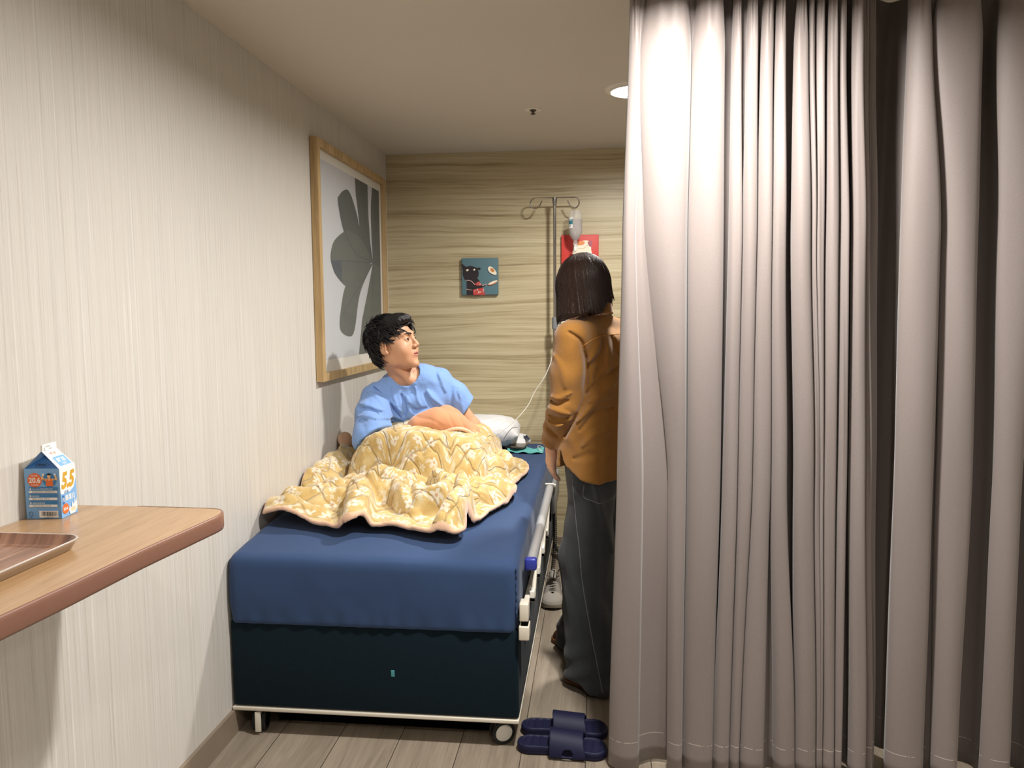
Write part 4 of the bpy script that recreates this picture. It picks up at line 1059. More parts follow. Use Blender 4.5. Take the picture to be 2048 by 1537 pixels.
def hmap(x, y):
    h = np.zeros(np.broadcast(x, y).shape, np.float32)
    # knees and thighs
    cx = .455+.02*np.clip(3.3-y, -.3, .3)
    u = np.abs(x-cx)/.295; back = np.clip((y-3.55)/.25, 0, 1)
    front = np.clip((y-(3.000+.03*np.sin(x*9)))/.135, 0, 1); front = front*front*(3-2*front)
    side = np.clip(1-u**5, 0, 1)**.5
    crest = .232+.010*np.sin(x*17+1)-.03*np.clip((x-.68)/.1, 0, 1)-.06*np.clip((.24-x)/.12, 0, 1)
    hump = crest*front*side*(1-.35*back)
    l = np.zeros_like(h)
    for pts, hs, r in LUMPS:
        for i in range(len(pts)-1):
            s = seg_h(x, y, pts[i], pts[i+1], hs[i], hs[i+1], r)
            l = np.maximum(l, s)
    h = np.where(True, smax(hump, l, .03), h)
    # lifted front left corner (open, the lining shows)
    lift = .052*np.clip(1-np.sqrt(((x-.10)/.135)**2+((y-2.57)/.10)**2), 0, 1)**.8
    h = np.maximum(h, lift)
    h = h+.0040*(1+noise3((x, y, np.zeros(1, np.float32)), (.05, .05, 1), 3))*(1+2.6*np.clip(l/.06, 0, 1))+.0022*noise3((x+y*.5, y-x*.4, np.zeros(1, np.float32)), (.012, .045, 1), 5)*(1+np.clip(l/.04, 0, 1))
    return h
def puff(u, v):
    def st(sg):
        a = u+sg*v+.008*np.sin((v-sg*u)*34); return np.abs(np.mod(a/.165+100, 1)-.5)
    s = np.minimum(st(1.0), st(-1.0)); return np.clip(s*2.6, 0, 1)**.55
_gx = np.arange(-.03, .95, .006, dtype=np.float32); _gy = np.arange(2.40, 3.86, .006, dtype=np.float32)
GX, GY = np.meshgrid(_gx, _gy, indexing='ij')
_H = hmap(GX, GY)
for _ in range(1):
    _H[1:-1, 1:-1] = (_H[1:-1, 1:-1]*2+_H[:-2, 1:-1]+_H[2:, 1:-1]+_H[1:-1, :-2]+_H[1:-1, 2:])/6
_PD = poly_sd(GX, GY, OUT)
_gX, _gY = np.gradient(_H, .006)
# arc-length coordinate along y for the quilting
_arc = np.cumsum(np.sqrt(1+_gY**2)*.006, axis=1)+2.4
_arx = np.cumsum(np.sqrt(1+np.minimum(_gX, 4)**2)*.006, axis=0)
_arx = _arx-_arx[80:81]
def samp(G, x, y):
    fx = np.clip((x-_gx[0])/.006, 0, len(_gx)-1.001); fy = np.clip((y-_gy[0])/.006, 0, len(_gy)-1.001)
    i, j = fx.astype(int), fy.astype(int); a, b = fx-i, fy-j
    return G[i, j]*(1-a)*(1-b)+G[i+1, j]*a*(1-b)+G[i, j+1]*(1-a)*b+G[i+1, j+1]*a*b
_PF = puff(_arx, _arc)
def blanket(P):
    x, y, z = P; X, Y = np.broadcast_to(x, (x.shape[0], y.shape[1], 1)), np.broadcast_to(y, (x.shape[0], y.shape[1], 1))
    h = samp(_H, X, Y); gx_, gy_ = samp(_gX, X, Y), samp(_gY, X, Y); pd = samp(_PD, X, Y); pf = samp(_PF, X, Y)
    sl = np.sqrt(1+gx_**2+gy_**2)
    edge = np.clip(-pd/.03, 0, 1)
    t = .0080+.0050*pf*edge
    zc = MT+.010+h
    ds = np.abs(z-zc-.003*pf)/sl-t
    q0 = np.maximum(ds+.006, 0); q1 = np.maximum(pd+.006, 0)
    return np.sqrt(q0**2+q1**2)+np.minimum(np.maximum(ds+.006, pd+.006), 0)-.006
V, F = snet(blanket, (-.002, 2.44, .645), (.93, 3.84, .93), .0062)
blk = empty('quilted_blanket', (.45, 3.1, MT), 'yellow floral quilted blanket with peach lining, heaped over the patient\'s legs on the bed', 'blanket')
pdv = samp(_PD, V[:, 0], V[:, 1]); hv = samp(_H, V[:, 0], V[:, 1])
below = V[:, 2] < MT+.010+hv
mi_v = np.where(pdv > -.006, 2, np.where(below, 1, 0))
fm = mi_v[F]; mi = np.where((fm == 2).sum(1) >= 2, 2, np.where((fm == 1).sum(1) >= 2, 1, 0))
def part_mesh(name, sel, mat, lab=None):
    Fs = F[sel]; used, inv = np.unique(Fs, return_inverse=True)
    o = mesh(name, V[used], inv.reshape(Fs.shape), mat, blk)
    if lab: o['label'] = lab
    return o, used
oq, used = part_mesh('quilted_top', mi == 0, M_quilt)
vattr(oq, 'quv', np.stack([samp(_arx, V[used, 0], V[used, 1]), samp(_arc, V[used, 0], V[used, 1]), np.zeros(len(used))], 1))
part_mesh('lining', mi == 1, M_peach, 'peach lining underneath')
# rope-like binding all round
n_b = len(OUT); hb = samp(_H, OUT[:, 0], OUT[:, 1])
bm_, ub = part_mesh('edge_binding', mi == 2, M_bind, 'peach piped edge')
# the top end turned back over the lap, lining outside
def fold(P):
    x, y, z = P
    cl = [(.395, 3.30, .870), (.45, 3.285, .905), (.52, 3.285, .925), (.60, 3.29, .908), (.66, 3.30, .870)]
    d = chain(P, cl, [.035, .052, .058, .052, .030], .04)
    d = smin(d, chain(P, [(.40, 3.42, .855), (.53, 3.43, .91), (.65, 3.40, .865)], [.04, .065, .04], .04), .05)
    d = d+.004*noise3(P, (.05, .05, .04), 5)+.0035*np.exp(-(np.sin((x+z)*42+2*np.sin(x*20))/.25)**2)
    return np.maximum(d, .79-z)
o, Vf = sdf_obj('folded_lining', fold, (.30, 3.18, .80), (.75, 3.54, 1.02), .006, M_peach, blk); o['label'] = 'turned-back top end showing the peach lining'
b = MB(); pts = catmull([(.545, 3.228, .880), (.575, 3.225, .898), (.615, 3.228, .908), (.650, 3.242, .900), (.675, 3.262, .880), (.69, 3.28, .862)], 8)
b.tube(pts, [.0085+.0012*math.sin(i*2.1) for i in range(len(pts))], 10); b.build('edge_piping', M_bind, blk)
def crum(P): return chain(P, [(.03, 3.52, .79), (.040, 3.47, .815), (.05, 3.42, .79)], [.022, .030, .018], .02)+.003*noise3(P, (.03, .03, .03), 2)
o, _v = sdf_obj('bunched_corner', crum, (.0, 3.28, .74), (.16, 3.58, .90), .006, M_bind, blk)
# ---------------------------------------------------------------- people
def m_skin(name, c, red=.3):
    t = NT(name); n = t.noise(t.coord(), 18, 3, .6); n2 = t.noise(t.coord(), 260, 2, .6)
    a = lin(*c); col = t.mix(n, tuple(v*.93 for v in a), tuple(min(1, v*1.06) for v in a)); t.bump(n2, .08, .0008)
    t.b.inputs['Subsurface Weight'].default_value = .12; t.b.inputs['Subsurface Radius'].default_value = (.012, .005, .003)
    return t.set(col, .5, .4)
M_skin = m_skin('skin', (198, 150, 118)); M_lip = plain('lips', lin(188, 124, 106), .45, .4); M_mouth = plain('mouth_inside', lin(96, 50, 44), .6, .3)
M_eyew = plain('eye_white', lin(226, 220, 212), .2, .5); M_iris = plain('iris', lin(34, 22, 16), .12, .6)
M_skinf = m_skin('skin_hand', (214, 168, 142))
def m_hair(name, c1, c2):
    t = NT(name); a = t.noise(t.coord(scale=(1, 1, .12)), 420, 2, .6)
    t.bump(a, .5, .002); return t.set(t.mix(a, lin(*c1), lin(*c2)), .46, .32, sheen=0)
M_hairm = m_hair('black_hair', (10, 9, 10), (30, 27, 28)); M_hairw = m_hair('dark_brown_hair', (22, 14, 11), (58, 40, 32))
def frame3(f, up):
    f = np.array(f, float); f /= np.linalg.norm(f); s = np.cross(f, up); s /= np.linalg.norm(s); u = np.cross(s, f); return np.array([s, f, u])
class Head:
    """local axes: s = the head's right, f = face forward, u = up"""
    def __init__(h, c, f, up, sc=1.0): h.c = np.array(c, float); h.R = frame3(f, up); h.k = sc
    def loc(h, P):
        q = [P[i]-h.c[i] for i in range(3)]; return [(h.R[k][0]*q[0]+h.R[k][1]*q[1]+h.R[k][2]*q[2])/h.k for k in range(3)]
    def W(h, p): return h.c+h.k*(h.R.T@np.array(p, float))
def face_sdf(Q):
    s, f, u = Q; a = np.abs(s); A = [a, f, u]
    d = ell(Q, (0, -.014, .032), (.0745, .094, .083))
    d = smin(d, ell(Q, (0, .030, -.022), (.0625, .058, .074)), .03)
    d = smin(d, ell(Q, (0, .048, -.074), (.047, .038, .036)), .026)
    d = smin(d, ell(A, (.046, .004, -.060), (.018, .030, .030)), .024)        # jaw corner
    d = smin(d, ell(Q, (0, .078, -.099), (.018, .015, .014)), .018)          # chin
    d = smin(d, ell(A, (.041, .054, -.030), (.027, .027, .030)), .026)      # cheek bone
    d = smin(d, cap(A, (.008, .083, .030), (.042, .070, .030), .011, .010), .014)  # brow
    d = smax(d, -ell(A, (.031, .101, .008), (.020, .020, .0135)), .012)       # eye socket
    d = smin(d, ell(A, (.031, .0735, .007), (.0155, .0145, .0125)), .004)
    d = smin(d, cap(Q, (0, .088, .016), (0, .1035, -.020), .0062, .0098), .011)   # nose
    d = smin(d, ell(A, (.0115, .0955, -.0255), (.0078, .0098, .0075)), .006)
    d = smax(d, -ell(A, (.0062, .1010, -.0345), (.0034, .0050, .0026)), .002)
    d = smin(d, ell(Q, (0, .078, -.054), (.026, .0165, .017)), .012)          # mouth mound
    d = smin(d, cap(A, (.003, .0925, -.0505), (.017, .0855, -.0535), .0042, .0024), .004)
    d = smin(d, cap(A, (.002, .0905, -.0635), (.015, .0845, -.0605), .0050, .0028), .005)
    d = smax(d, -cap(A, (0, .0965, -.0570), (.0165, .0885, -.0570), .0022, .0012), .002)
    # almond opening of the eye
    d = smax(d, -ell(A, (.0315, .0895, .0065), (.0128, .0095, .0044)), .0015)
    return d
def ear_sdf(Q, k=.004):
    s, f, u = Q; A = [np.abs(s), f, u]
    R = [[.93, -.36, 0], [.36, .93, -.10], [0, .10, 1]]
    e = ell(A, (.078, -.012, -.006), (.0095, .0185, .0315), R)
    e = smax(e, -ell(A, (.0885, -.009, -.004), (.0085, .0110, .0215), R), .004)
    e = smin(e, ell(A, (.080, -.012, -.010), (.006, .0052, .012), R), .004)
    e = smin(e, ell(A, (.0755, -.001, -.031), (.006, .0075, .0085)), .006)
    return e

man = empty('person', (.42, 3.62, .655), 'person with short black hair in light blue top, sitting in the bed', 'person')
HM = Head((.307, 3.385, 1.263), (.945, -.235, .215), (-.15, .02, 1), 1.07)
NB = np.array((.350, 3.440, 1.118))       # base of the neck
shR = np.array((.218, 3.40, 1.020)); shL = np.array((.480, 3.50, 1.083))     # his right (picture left) and left shoulder
elR = np.array((.225, 3.27, .835)); elL = np.array((.632, 3.545, .873))
wrR = np.array((.43, 3.33, .865)); wrL = np.array((.690, 3.70, .735))
PEL = np.array((.42, 3.62, .765)); CH = np.array((.375, 3.49, .985))
def hand_sdf(P, w, d, n, fingers, sc=1.0, k=.006, thumb=None):
    """w wrist, d towards the fingers, n back-of-hand normal"""
    d = np.array(d, float); d /= np.linalg.norm(d); n = np.array(n, float); n -= d*(n@d); n /= np.linalg.norm(n); s = np.cross(d, n)
    L = lambda a, b, c: w+sc*(d*a+s*b+n*c)
    e = cap(P, L(.0, 0, 0), L(.03, 0, 0), .024*sc, .026*sc)
    for b in (-.026, -.009, .009, .025): e = smin(e, cap(P, L(.015, b*.7, 0), L(.085, b, 0), .016*sc, .0115*sc), .012)
    for (b, ln, cu, spr) in fingers:
        p = L(.085, b, 0); dd = d*math.cos(.1)+s*spr; q = [p]; ang = 0
        for m, seg in enumerate((.45, .32, .23)):
            ang += cu[m]; v = dd*math.cos(ang)-n*math.sin(ang); v /= np.linalg.norm(v); q.append(q[-1]+v*ln*seg*sc)
        e = smin(e, chain(P, q, [.0098*sc, .0088*sc, .0080*sc, .0068*sc], .003), .004)
    if thumb is None: thumb = [(.018, -.028, -.004), (.050, -.052, -.012), (.078, -.062, -.020), (.100, -.064, -.028)]
    e = smin(e, chain(P, [L(*q) for q in thumb], [.016*sc, .0125*sc, .0105*sc, .0080*sc], .004), .010)
    return e
FING = [(-.027, .072, (.25, .35, .25), -.10), (-.009, .082, (.22, .35, .25), -.03), (.009, .076, (.25, .4, .25), .03), (.026, .060, (.3, .4, .3), .10)]
def man_body(P):
    Q = HM.loc(P); d = face_sdf(Q); d = smin(d, ear_sdf(Q), .003)
    d = smin(d, cap(P, HM.W((0, -.030, -.045)), NB+np.array((-.005, .012, -.01)), .054, .056), .022)
    d = smin(d, cap(P, HM.W((.030, -.03, -.05)), NB+np.array((.03, -.05, -.02)), .018, .016), .02)
    t = smin(cap(P, CH+np.array((-.08, -.01, .0)), CH+np.array((.08, .02, .02)), .078, .078), cap(P, CH, PEL+np.array((0, 0, .03)), .09, .11), .05)
    t = smin(t, chain(P, [shR, NB+np.array((-.04, .01, -.035)), NB+np.array((.04, .01, -.02)), shL], [.048, .050, .050, .048], .04), .05)
    d = smin(d, t, .03)
    d = smin(d, chain(P, [shR, elR, wrR], [.047, .038, .027], .02), .03)
    d = smin(d, chain(P, [shL, elL, wrL], [.047, .037, .026], .02), .03)
    d = smin(d, hand_sdf(P, wrL, (.25, .25, -.25), (.6, -.2, .9), FING), .012)
    d = smin(d, hand_sdf(P, wrR, (1, .1, -.1), (.1, -.6, .8), FING), .012)
    d = smin(d, chain(P, [PEL+np.array((-.09, 0, -.0)), (.30, 3.26, .785), (.36, 3.09, .700)], [.075, .052, .034], .03), .04)
    d = smin(d, chain(P, [PEL+np.array((.09, 0, -.0)), (.60, 3.27, .785), (.52, 3.10, .700)], [.075, .052, .034], .03), .04)
    return d
def m_body_idx(c):
    Q = np.array(HM.loc(c.T)); s, f, u = Q
    lip = ((np.abs(s) < .019) & (f > .080) & (u < -.0475+.02*np.abs(s)) & (u > -.0690+.25*np.abs(s)))
    inner = lip & (np.abs(u+.057) < .0021) 
    return np.where(inner, 2, np.where(lip, 1, 0))

def two_res(name, fn, lo, hi, h1, flo, fhi, h2, p0, nrm, mats, parent, midf=None):
    """one continuous field meshed twice: coarse for the body, fine beyond the plane (p0, nrm)"""
    nrm = np.array(nrm, float); nrm /= np.linalg.norm(nrm); p0 = np.array(p0, float)
    Va, Fa = snet(fn, lo, hi, h1); Vb, Fb = snet(fn, flo, fhi, h2)
    def prune(V, F, keep):
        F = F[keep]; u, inv = np.unique(F, return_inverse=True); return V[u], inv.reshape(F.shape)
    ca = (Va[Fa].mean(1)-p0)@nrm; cb = (Vb[Fb].mean(1)-p0)@nrm
    Va, Fa = prune(Va, Fa, ca < .002); Vb, Fb = prune(Vb, Fb, cb > -.004)
    V = np.vstack([Va, Vb]); F = np.vstack([Fa, Fb+len(Va)])
    mi = midf(V[F].mean(1)) if midf else None
    return mesh(name, V, F, mats, parent, True, mi)
two_res('body', man_body, (.05, 2.90, .655), (.84, 3.86, 1.22), .0062, HM.c-np.array((.16, .14, .22)), HM.c+np.array((.17, .15, .15)), .0021,
        NB+np.array((-.005, .0, .025)), HM.W((0, 0, 0))-NB, [M_skin, M_lip, M_mouth], man, m_body_idx)
def eyes(H, parent, look=(0, 1, 0)):
    for sx in (-1, 1):
        c = np.array((sx*.031, .0757, .0066)); lk = np.array(look, float); lk /= np.linalg.norm(lk)
        b = MB(); n = 24; prof = [(.0118*math.sin(a), .0118*math.cos(a)) for a in np.linspace(0, math.pi, 16)]
        V = []; F = []; M = []
        x = np.cross(lk, (0, 0, 1)); x /= np.linalg.norm(x); z = np.cross(x, lk)
        for k in range(n):
            a = 2*math.pi*k/n
            for r_, h_ in prof: V.append(H.W(c+lk*h_+x*r_*math.cos(a)+z*r_*math.sin(a)))
        for k in range(n):
            for i in range(15):
                F.append((k*16+i, k*16+i+1, ((k+1) % n)*16+i+1, ((k+1) % n)*16+i)); M.append(1 if i < 3 else 0)
        mesh('eye', V, F, [M_eyew, M_iris], parent, True, M)
        # brow and upper lash line
        b = MB()
        P = [H.W((sx*s_, f_, u_)) for s_, f_, u_ in ((.011, .0965, .0265), (.022, .0945, .0305), (.034, .0895, .0325), (.046, .0790, .0290))]
        b.tube(catmull(P, 5), [.0014]+[.0027]*6+[.0024]*5+[.0016]*3+[.0008], 8); b.build('eyebrow', M_hairm, parent)
        b = MB(); P = [H.W((sx*s_, f_, u_)) for s_, f_, u_ in ((.0205, .0860, .0070), (.0255, .0890, .0108), (.0320, .0893, .0120), (.0385, .0870, .0105), (.0440, .0825, .0066))]
        b.tube(catmull(P, 4), .0008, 6); b.build('eyelashes', M_hairm, parent)
eyes(HM, man, (.08, 1, .05))
# small mole on the cheek
# short hair: a shaped cap and many tufts on it
def hair_field(Q):
    s, f, u = Q
    e = ell(Q, (0, -.020, .040), (.0865, .1035, .0885))
    e = smin(e, ell(Q, (0, -.062, -.028), (.062, .050, .056)), .03)
    e = smin(e, ell(Q, (.01, .055, .088), (.058, .045, .030)), .03)
    return e
def man_hair(P):
    Q = HM.loc(P); s, f, u = Q; e = hair_field(Q)
    F_ = np.interp(np.asarray(u), [-.12, -.06, -.018, .004, .03, .055, .075, .10], [-.040, -.034, -.026, .030, .036, .048, .088, .14])
    F_ = F_+.012*np.sin(u*300+s*60)*(u > .01)
    d = smax(e, (f-F_)*.75, .006); d = smax(d, (-.088-u+.25*(f+.05)*-1)*.9, .008)
    A = [np.abs(s), f, u]
    d = smax(d, -ell(A, (.082, -.006, -.012), (.030, .021, .034)), .004)
    n = .0045*noise3([s*1, f*1, u*1], (.016, .03, .016), 1)+.0020*np.sin((s*1.2+f*.4)*420+6*np.sin(u*40))
    return d+n
o, _v = sdf_obj('hair', man_hair, HM.c-np.array((.16, .16, .16)), HM.c+np.array((.16, .16, .17)), .0024, M_hairm, man)
def tufts(H, field, parent, N, seed, crown, hl, mat, L=(.03, .055), lift=.42, r0=.0020, forward=.5, name='hair_tufts'):
    rr = np.random.RandomState(seed); b = MB(); made = 0
    while made < N:
        v = rr.randn(3); v /= np.linalg.norm(v); q = np.array((0, -.02, .04))+v*.09
        for _ in range(4):
            Q = [np.array([q[i]]) for i in range(3)]; d0 = field(Q)[0]; q = q-v*d0
        if not hl(q): continue
        t = q-np.array(crown); n = v; t = t-n*(t@n); t /= np.linalg.norm(t)+1e-9
        t = t*(1-forward)+forward*np.array((rr.randn()*.25, .9, -.15)); t += rr.randn(3)*.28; t -= n*(t@n); t /= np.linalg.norm(t)
        ln = rr.uniform(*L); P = [q-n*.004]; cur = q.copy(); k = 5; lf = lift*rr.uniform(.3, 1.4)
        for j in range(1, k+1):
            u_ = j/k; dirv = t+n*lf*(1-1.6*u_)+np.array((0, 0, -.25*u_)); dirv /= np.linalg.norm(dirv); cur = cur+dirv*ln/k; P.append(cur.copy())
        b.tube([H.W(p) for p in P], [r0, r0, r0*.9, r0*.75, r0*.5, r0*.15], 4, caps=False); made += 1
    return b.build(name, mat, parent)
tufts(HM, hair_field, man, 1300, 3, (.01, -.075, .10), lambda q: q[2] > (.045 if q[1] > .02 else -.02 if q[1] > -.03 else -.07) and abs(q[0]) < .085 and not (abs(q[0]) > .06 and q[2] < .02 and q[1] > -.04) and q[1] < .075, M_hairm)
# light blue top
M_scrub = NT('light_blue_cotton'); _t = M_scrub; _w = _t.noise(_t.coord(), 850, 2); _w2 = _t.noise(_t.coord(), 26, 3, .55); _t.bump(_t.math('ADD', _t.math('MULTIPLY', _w, .12), _w2), .5, .010)
M_scrub = _t.set(_t.mix(_w, lin(112, 148, 208), lin(130, 164, 220)), .75, .25, sheen=.25)
def ridge(P, pts, r, amp):
    """a cloth fold on the side turned to the room: distance taken in the x-z plane"""
    pts = catmull([(p[0], p[-1]) for p in pts], 4) if len(pts) > 2 else np.array([(p[0], p[-1]) for p in pts], float)
    x, z = P[0], P[2]; d = None; n = len(pts)-1
    for i in range(n):
        a, b = pts[i], pts[i+1]; ex, ez = b-a; L = ex*ex+ez*ez+1e-9; t = np.clip(((x-a[0])*ex+(z-a[1])*ez)/L, 0, 1)
        q = (x-a[0]-t*ex)**2+(z-a[1]-t*ez)**2; tp = (i+t)/n; q = q/(r*(.45+2.2*tp*(1-tp)))**2; d = q if d is None else np.minimum(d, q)
    return amp*np.exp(-d)
    d = chain(P, pts, [r]*len(pts), .005); return amp*np.exp(-np.maximum(d+r, 0)**2/(r*r))
slR = np.array((.232, 3.300, .895)); slL = np.array((.588, 3.530, .945))
FOLDS_M = [([(.213, 1.072), (.281, 1.016), (.314, .958), (.331, .938)], .009, -.012), ([(.197, 1.055), (.25, 1.035), (.30, 1.00), (.341, .963)], .009, .007),
    ([(.338, 1.04), (.36, .976), (.35, .943)], .009, -.013), ([(.365, 1.03), (.385, .985)], .010, .008), ([(.374, .998), (.403, .968), (.448, .978)], .009, -.011), ([(.40, .945), (.44, .952), (.47, .965)], .009, .009),
    ([(.454, 1.055), (.476, 1.026), (.514, .986)], .010, .010), ([(.44, 1.04), (.46, 1.00), (.49, .97)], .008, -.008), ([(.538, 1.136), (.552, 1.073), (.553, .96)], .009, -.014), ([(.487, 1.169), (.511, 1.104), (.530, 1.049)], .012, .009),
    ([(.173, 1.007), (.221, 1.003), (.276, .979)], .010, .009), ([(.17, .985), (.225, .983), (.26, .965)], .007, -.009), ([(.165, .955), (.22, .962), (.262, .950)], .009, .008), ([(.18, .935), (.22, .94)], .007, -.008),
    ([(.274, .938), (.331, .915)], .008, -.008), ([(.30, 1.075), (.31, 1.03), (.325, .99)], .009, .007), ([(.40, 1.075), (.415, 1.02), (.43, .99)], .008, .007), ([(.58, 1.05), (.60, 1.0), (.605, .95)], .010, .008), ([(.575, 1.06), (.585, 1.01)], .008, -.007)]
def man_shirt(P):
    t = smin(cap(P, CH+np.array((-.085, -.02, .0)), CH+np.array((.085, .02, .035)), .105, .105), cap(P, CH, PEL+np.array((0, 0, .03)), .125, .155), .06)
    t = smin(t, chain(P, [shR+np.array((0, .0, .0)), NB+np.array((-.055, .012, -.040)), NB+np.array((.06, .015, -.006)), shL], [.062, .058, .060, .058], .03), .05)
    a = chain(P, [shR, (shR+slR)/2+np.array((-.010, -.006, 0)), slR+(slR-shR)*.35], [.064, .078, .090], .02)
    a = smax(a, (P[0]-slR[0]-.035)*.62+(P[1]-slR[1])*-.30+(P[2]-slR[2]+.03)*-.72, .006)
    c = chain(P, [shL, (shL+slL)/2+np.array((.006, 0, .01)), slL+(slL-shL)*.3], [.060, .070, .078], .02)
    dn = slL-shL+np.array((.07, 0, .03)); dn /= np.linalg.norm(dn)
    c = smax(c, (P[0]-slL[0])*dn[0]+(P[1]-slL[1])*dn[1]+(P[2]-slL[2])*dn[2]-.008, .006)
    d = smin(smin(t, a, .03), c, .022)
    fr = np.clip((3.47-P[1])/.04, 0, 1); g = 0
    for pts, r, a in FOLDS_M: g = g+ridge(P, pts, r, a)
    d = d-g*fr
    d = d+.0055*noise3(P, (.075, .075, .050), 6)+.0030*noise3((P[0]+.6*P[2], P[1], P[2]-.5*P[0]), (.022, .05, .060), 8)
    nk = NB+np.array((.004, -.028, .030))
    hole = cap(P, nk+np.array((0, -.018, -.010)), HM.W((0, -.03, -.03)), .064, .070)
    dd = smax(d, -hole, .004)
    rim = np.maximum(np.abs(hole-.0045)-.0055, np.abs(d-.0008)-.0022)
    return np.minimum(dd, rim)
sdf_obj('blue_top', man_shirt, (.05, 3.12, .70), (.74, 3.82, 1.24), .0048, M_scrub, man)
# ---------------------------------------------------------------- the standing woman, seen from behind
wom = empty('person', (1.21, 2.87, 0), 'woman with dark bob, mustard shirt and grey jeans, standing beside the bed', 'person')
FD = np.array((-.72, .694, 0)); LD = np.array((-.694, -.72, 0))
WC = np.array((1.238, 2.865, 0))
def wl(f, l, z): return WC+FD*f+LD*l+np.array((0, 0, z))
HW = Head((1.151, 2.865, 1.492), (-.62, .76, -.20), (0, 0, 1), .96)
wshL = wl(-.005, .172, 1.312); wshR = wl(-.005, -.165, 1.300); wNB = np.array((1.206, 2.885, 1.392))
welL = np.array((1.098, 2.752, 1.060)); wwrL = np.array((1.045, 2.862, .920))
welR = wl(.02, -.215, 1.05); wwrR = wl(.18, -.17, .92)
WPEL = wl(0, .0, .90)
hipL = wl(0, .072, .84); hipR = wl(0, -.072, .84)
knL = np.array((1.165, 2.845, .47)); anL = np.array((1.215, 2.800, .09)); knR = np.array((1.215, 3.03, .47)); anR = np.array((1.150, 3.130, .09))
def wom_body(P):
    Q = HW.loc(P); d = face_sdf(Q); d = smin(d, ear_sdf(Q), .003); d = d*HW.k
    d = smin(d, cap(P, HW.W((0, -.028, -.05)), wNB, .046, .050), .02)
    t = smin(cap(P, wl(0, -.07, 1.24), wl(0, .07, 1.24), .078), cap(P, wl(0, 0, 1.20), WPEL, .085, .100), .05)
    t = smin(t, chain(P, [wshL, wNB-np.array((0, 0, .045)), wshR], [.043, .046, .043], .03), .04)
    d = smin(d, t, .03)
    d = smin(d, chain(P, [wshL, welL, wwrL], [.042, .035, .023], .02), .03)
    d = smin(d, chain(P, [wshR, welR, wwrR], [.042, .035, .023], .02), .03)
    d = smin(d, hand_sdf(P, wwrL+np.array((0, .003, -.010)), (-.10, .12, -1), (-.85, -.45, .05), FING, .92, thumb=[(.018, .028, -.004), (.050, .050, -.010), (.076, .058, -.016), (.098, .060, -.022)]), .012)
    d = smin(d, hand_sdf(P, wwrR, (-.5, .5, -.6), (.4, .6, .2), FING, .92), .012)
    for h_, k_, a_ in ((hipL, knL, anL), (hipR, knR, anR)): d = smin(d, chain(P, [h_, k_, a_], [.078, .052, .036], .03), .03)
    return d
two_res('body', wom_body, (.95, 2.60, .04), (1.55, 3.25, 1.46), .0068, HW.c-np.array((.15, .15, .16)), HW.c+np.array((.15, .15, .15)), .0030,
        wNB+np.array((0, 0, .028)), (0, 0, 1), [M_skinf], wom)
eyes(HW, wom)
# bob haircut
def bob_field(Q):
    s, f, u = Q
    e = ell(Q, (0, -.016, .032), (.0900, .1080, .0965))
    k = np.clip((.03-u)/.14, 0, 1)
    rs, rf = .092+.024*k, .108+.006*k
    cy = (np.sqrt((s/rs)**2+((f+.014)/rf)**2)-1)*.09
    cy = smax(cy, u-.045, .05)
    return smin(e, cy, .03)
def bot_cut(s, f): return -.116+.052*np.clip((s+.02)/.06, 0, 1)*np.clip(-(f+.02)/.04, 0, 1)+.012*np.clip(s/.1, 0, 1)+.10*np.clip(-f-.02, 0, .12)*-.30+.006*np.sin(s*90)+.02*np.clip(f, 0, .06)*-1+.012*np.clip(s, -.1, .1)*8*.1
def wom_hair(P):
    Q = HW.loc(P); s, f, u = Q
    d = bob_field(Q)
    d = smax(d, bot_cut(s, f)-u, .008)
    face = ell(Q, (0, .100, -.035), (.060, .085, .105)); d = smax(d, -face, .010)
    inner = ell(Q, (0, .01, -.07), (.070, .085, .085)); d = smax(d, -smax(inner, u+.03, .01), .01)
    ang = np.arctan2(s, -(f+.014))
    g = .0012*np.sin(ang*47+3*np.sin(ang*9)+u*6)+.0008*np.sin(ang*113+2*np.sin(u*14))
    return (d+g*np.clip((.125-u)/.05, .1, 1))*HW.k
sdf_obj('hair', wom_hair, HW.c-np.array((.15, .16, .16)), HW.c+np.array((.15, .16, .15)), .0026, M_hairw, wom)
def bob_strands(H, parent, N=1500):
    rr = np.random.RandomState(11); b = MB(); crown = np.array((0, -.035, .125))
    for _ in range(N):
        a = rr.uniform(-math.pi, math.pi)
        if abs(abs(a)-0) < .75 and rr.rand() < .9 : pass
        dirv = np.array((math.sin(a), math.cos(a)))
        if dirv[1] > .72: continue
        end = float(bot_cut(math.sin(a)*.1, math.cos(a)*.1-.014))-.004+rr.uniform(-.010, .010); start = rr.uniform(.0, .5); P = []
        n = 12; wob = rr.uniform(-.05, .05)
        for j in range(n+1):
            t = start+(1-start)*j/n
            # polar sweep from the crown to the equator, then straight down
            if t < .5:
                th = t/.5*math.pi/2; v = np.array((dirv[0]*math.sin(th), dirv[1]*math.sin(th), math.cos(th))); q = np.array((0, -.016, .036))+v*.1
            else:
                u_ = .036+(end-.036)*(t-.5)/.5; aa = a+wob*(t-.5); q = np.array((math.sin(aa)*.1, -.014+math.cos(aa)*.1, u_)); v = np.array((math.sin(aa), math.cos(aa), 0))
            for _k in range(4): q = q-v*bob_field([np.array([c]) for c in q])[0]
            P.append(H.W(q+v*rr.uniform(.0, .0012)))
        b.tube(P, [.0008]*10+[.0007, .0005, .0002][:n+1-10], 3, caps=False)
    b.build('hair_strands', M_hairw, parent)
bob_strands(HW, wom)

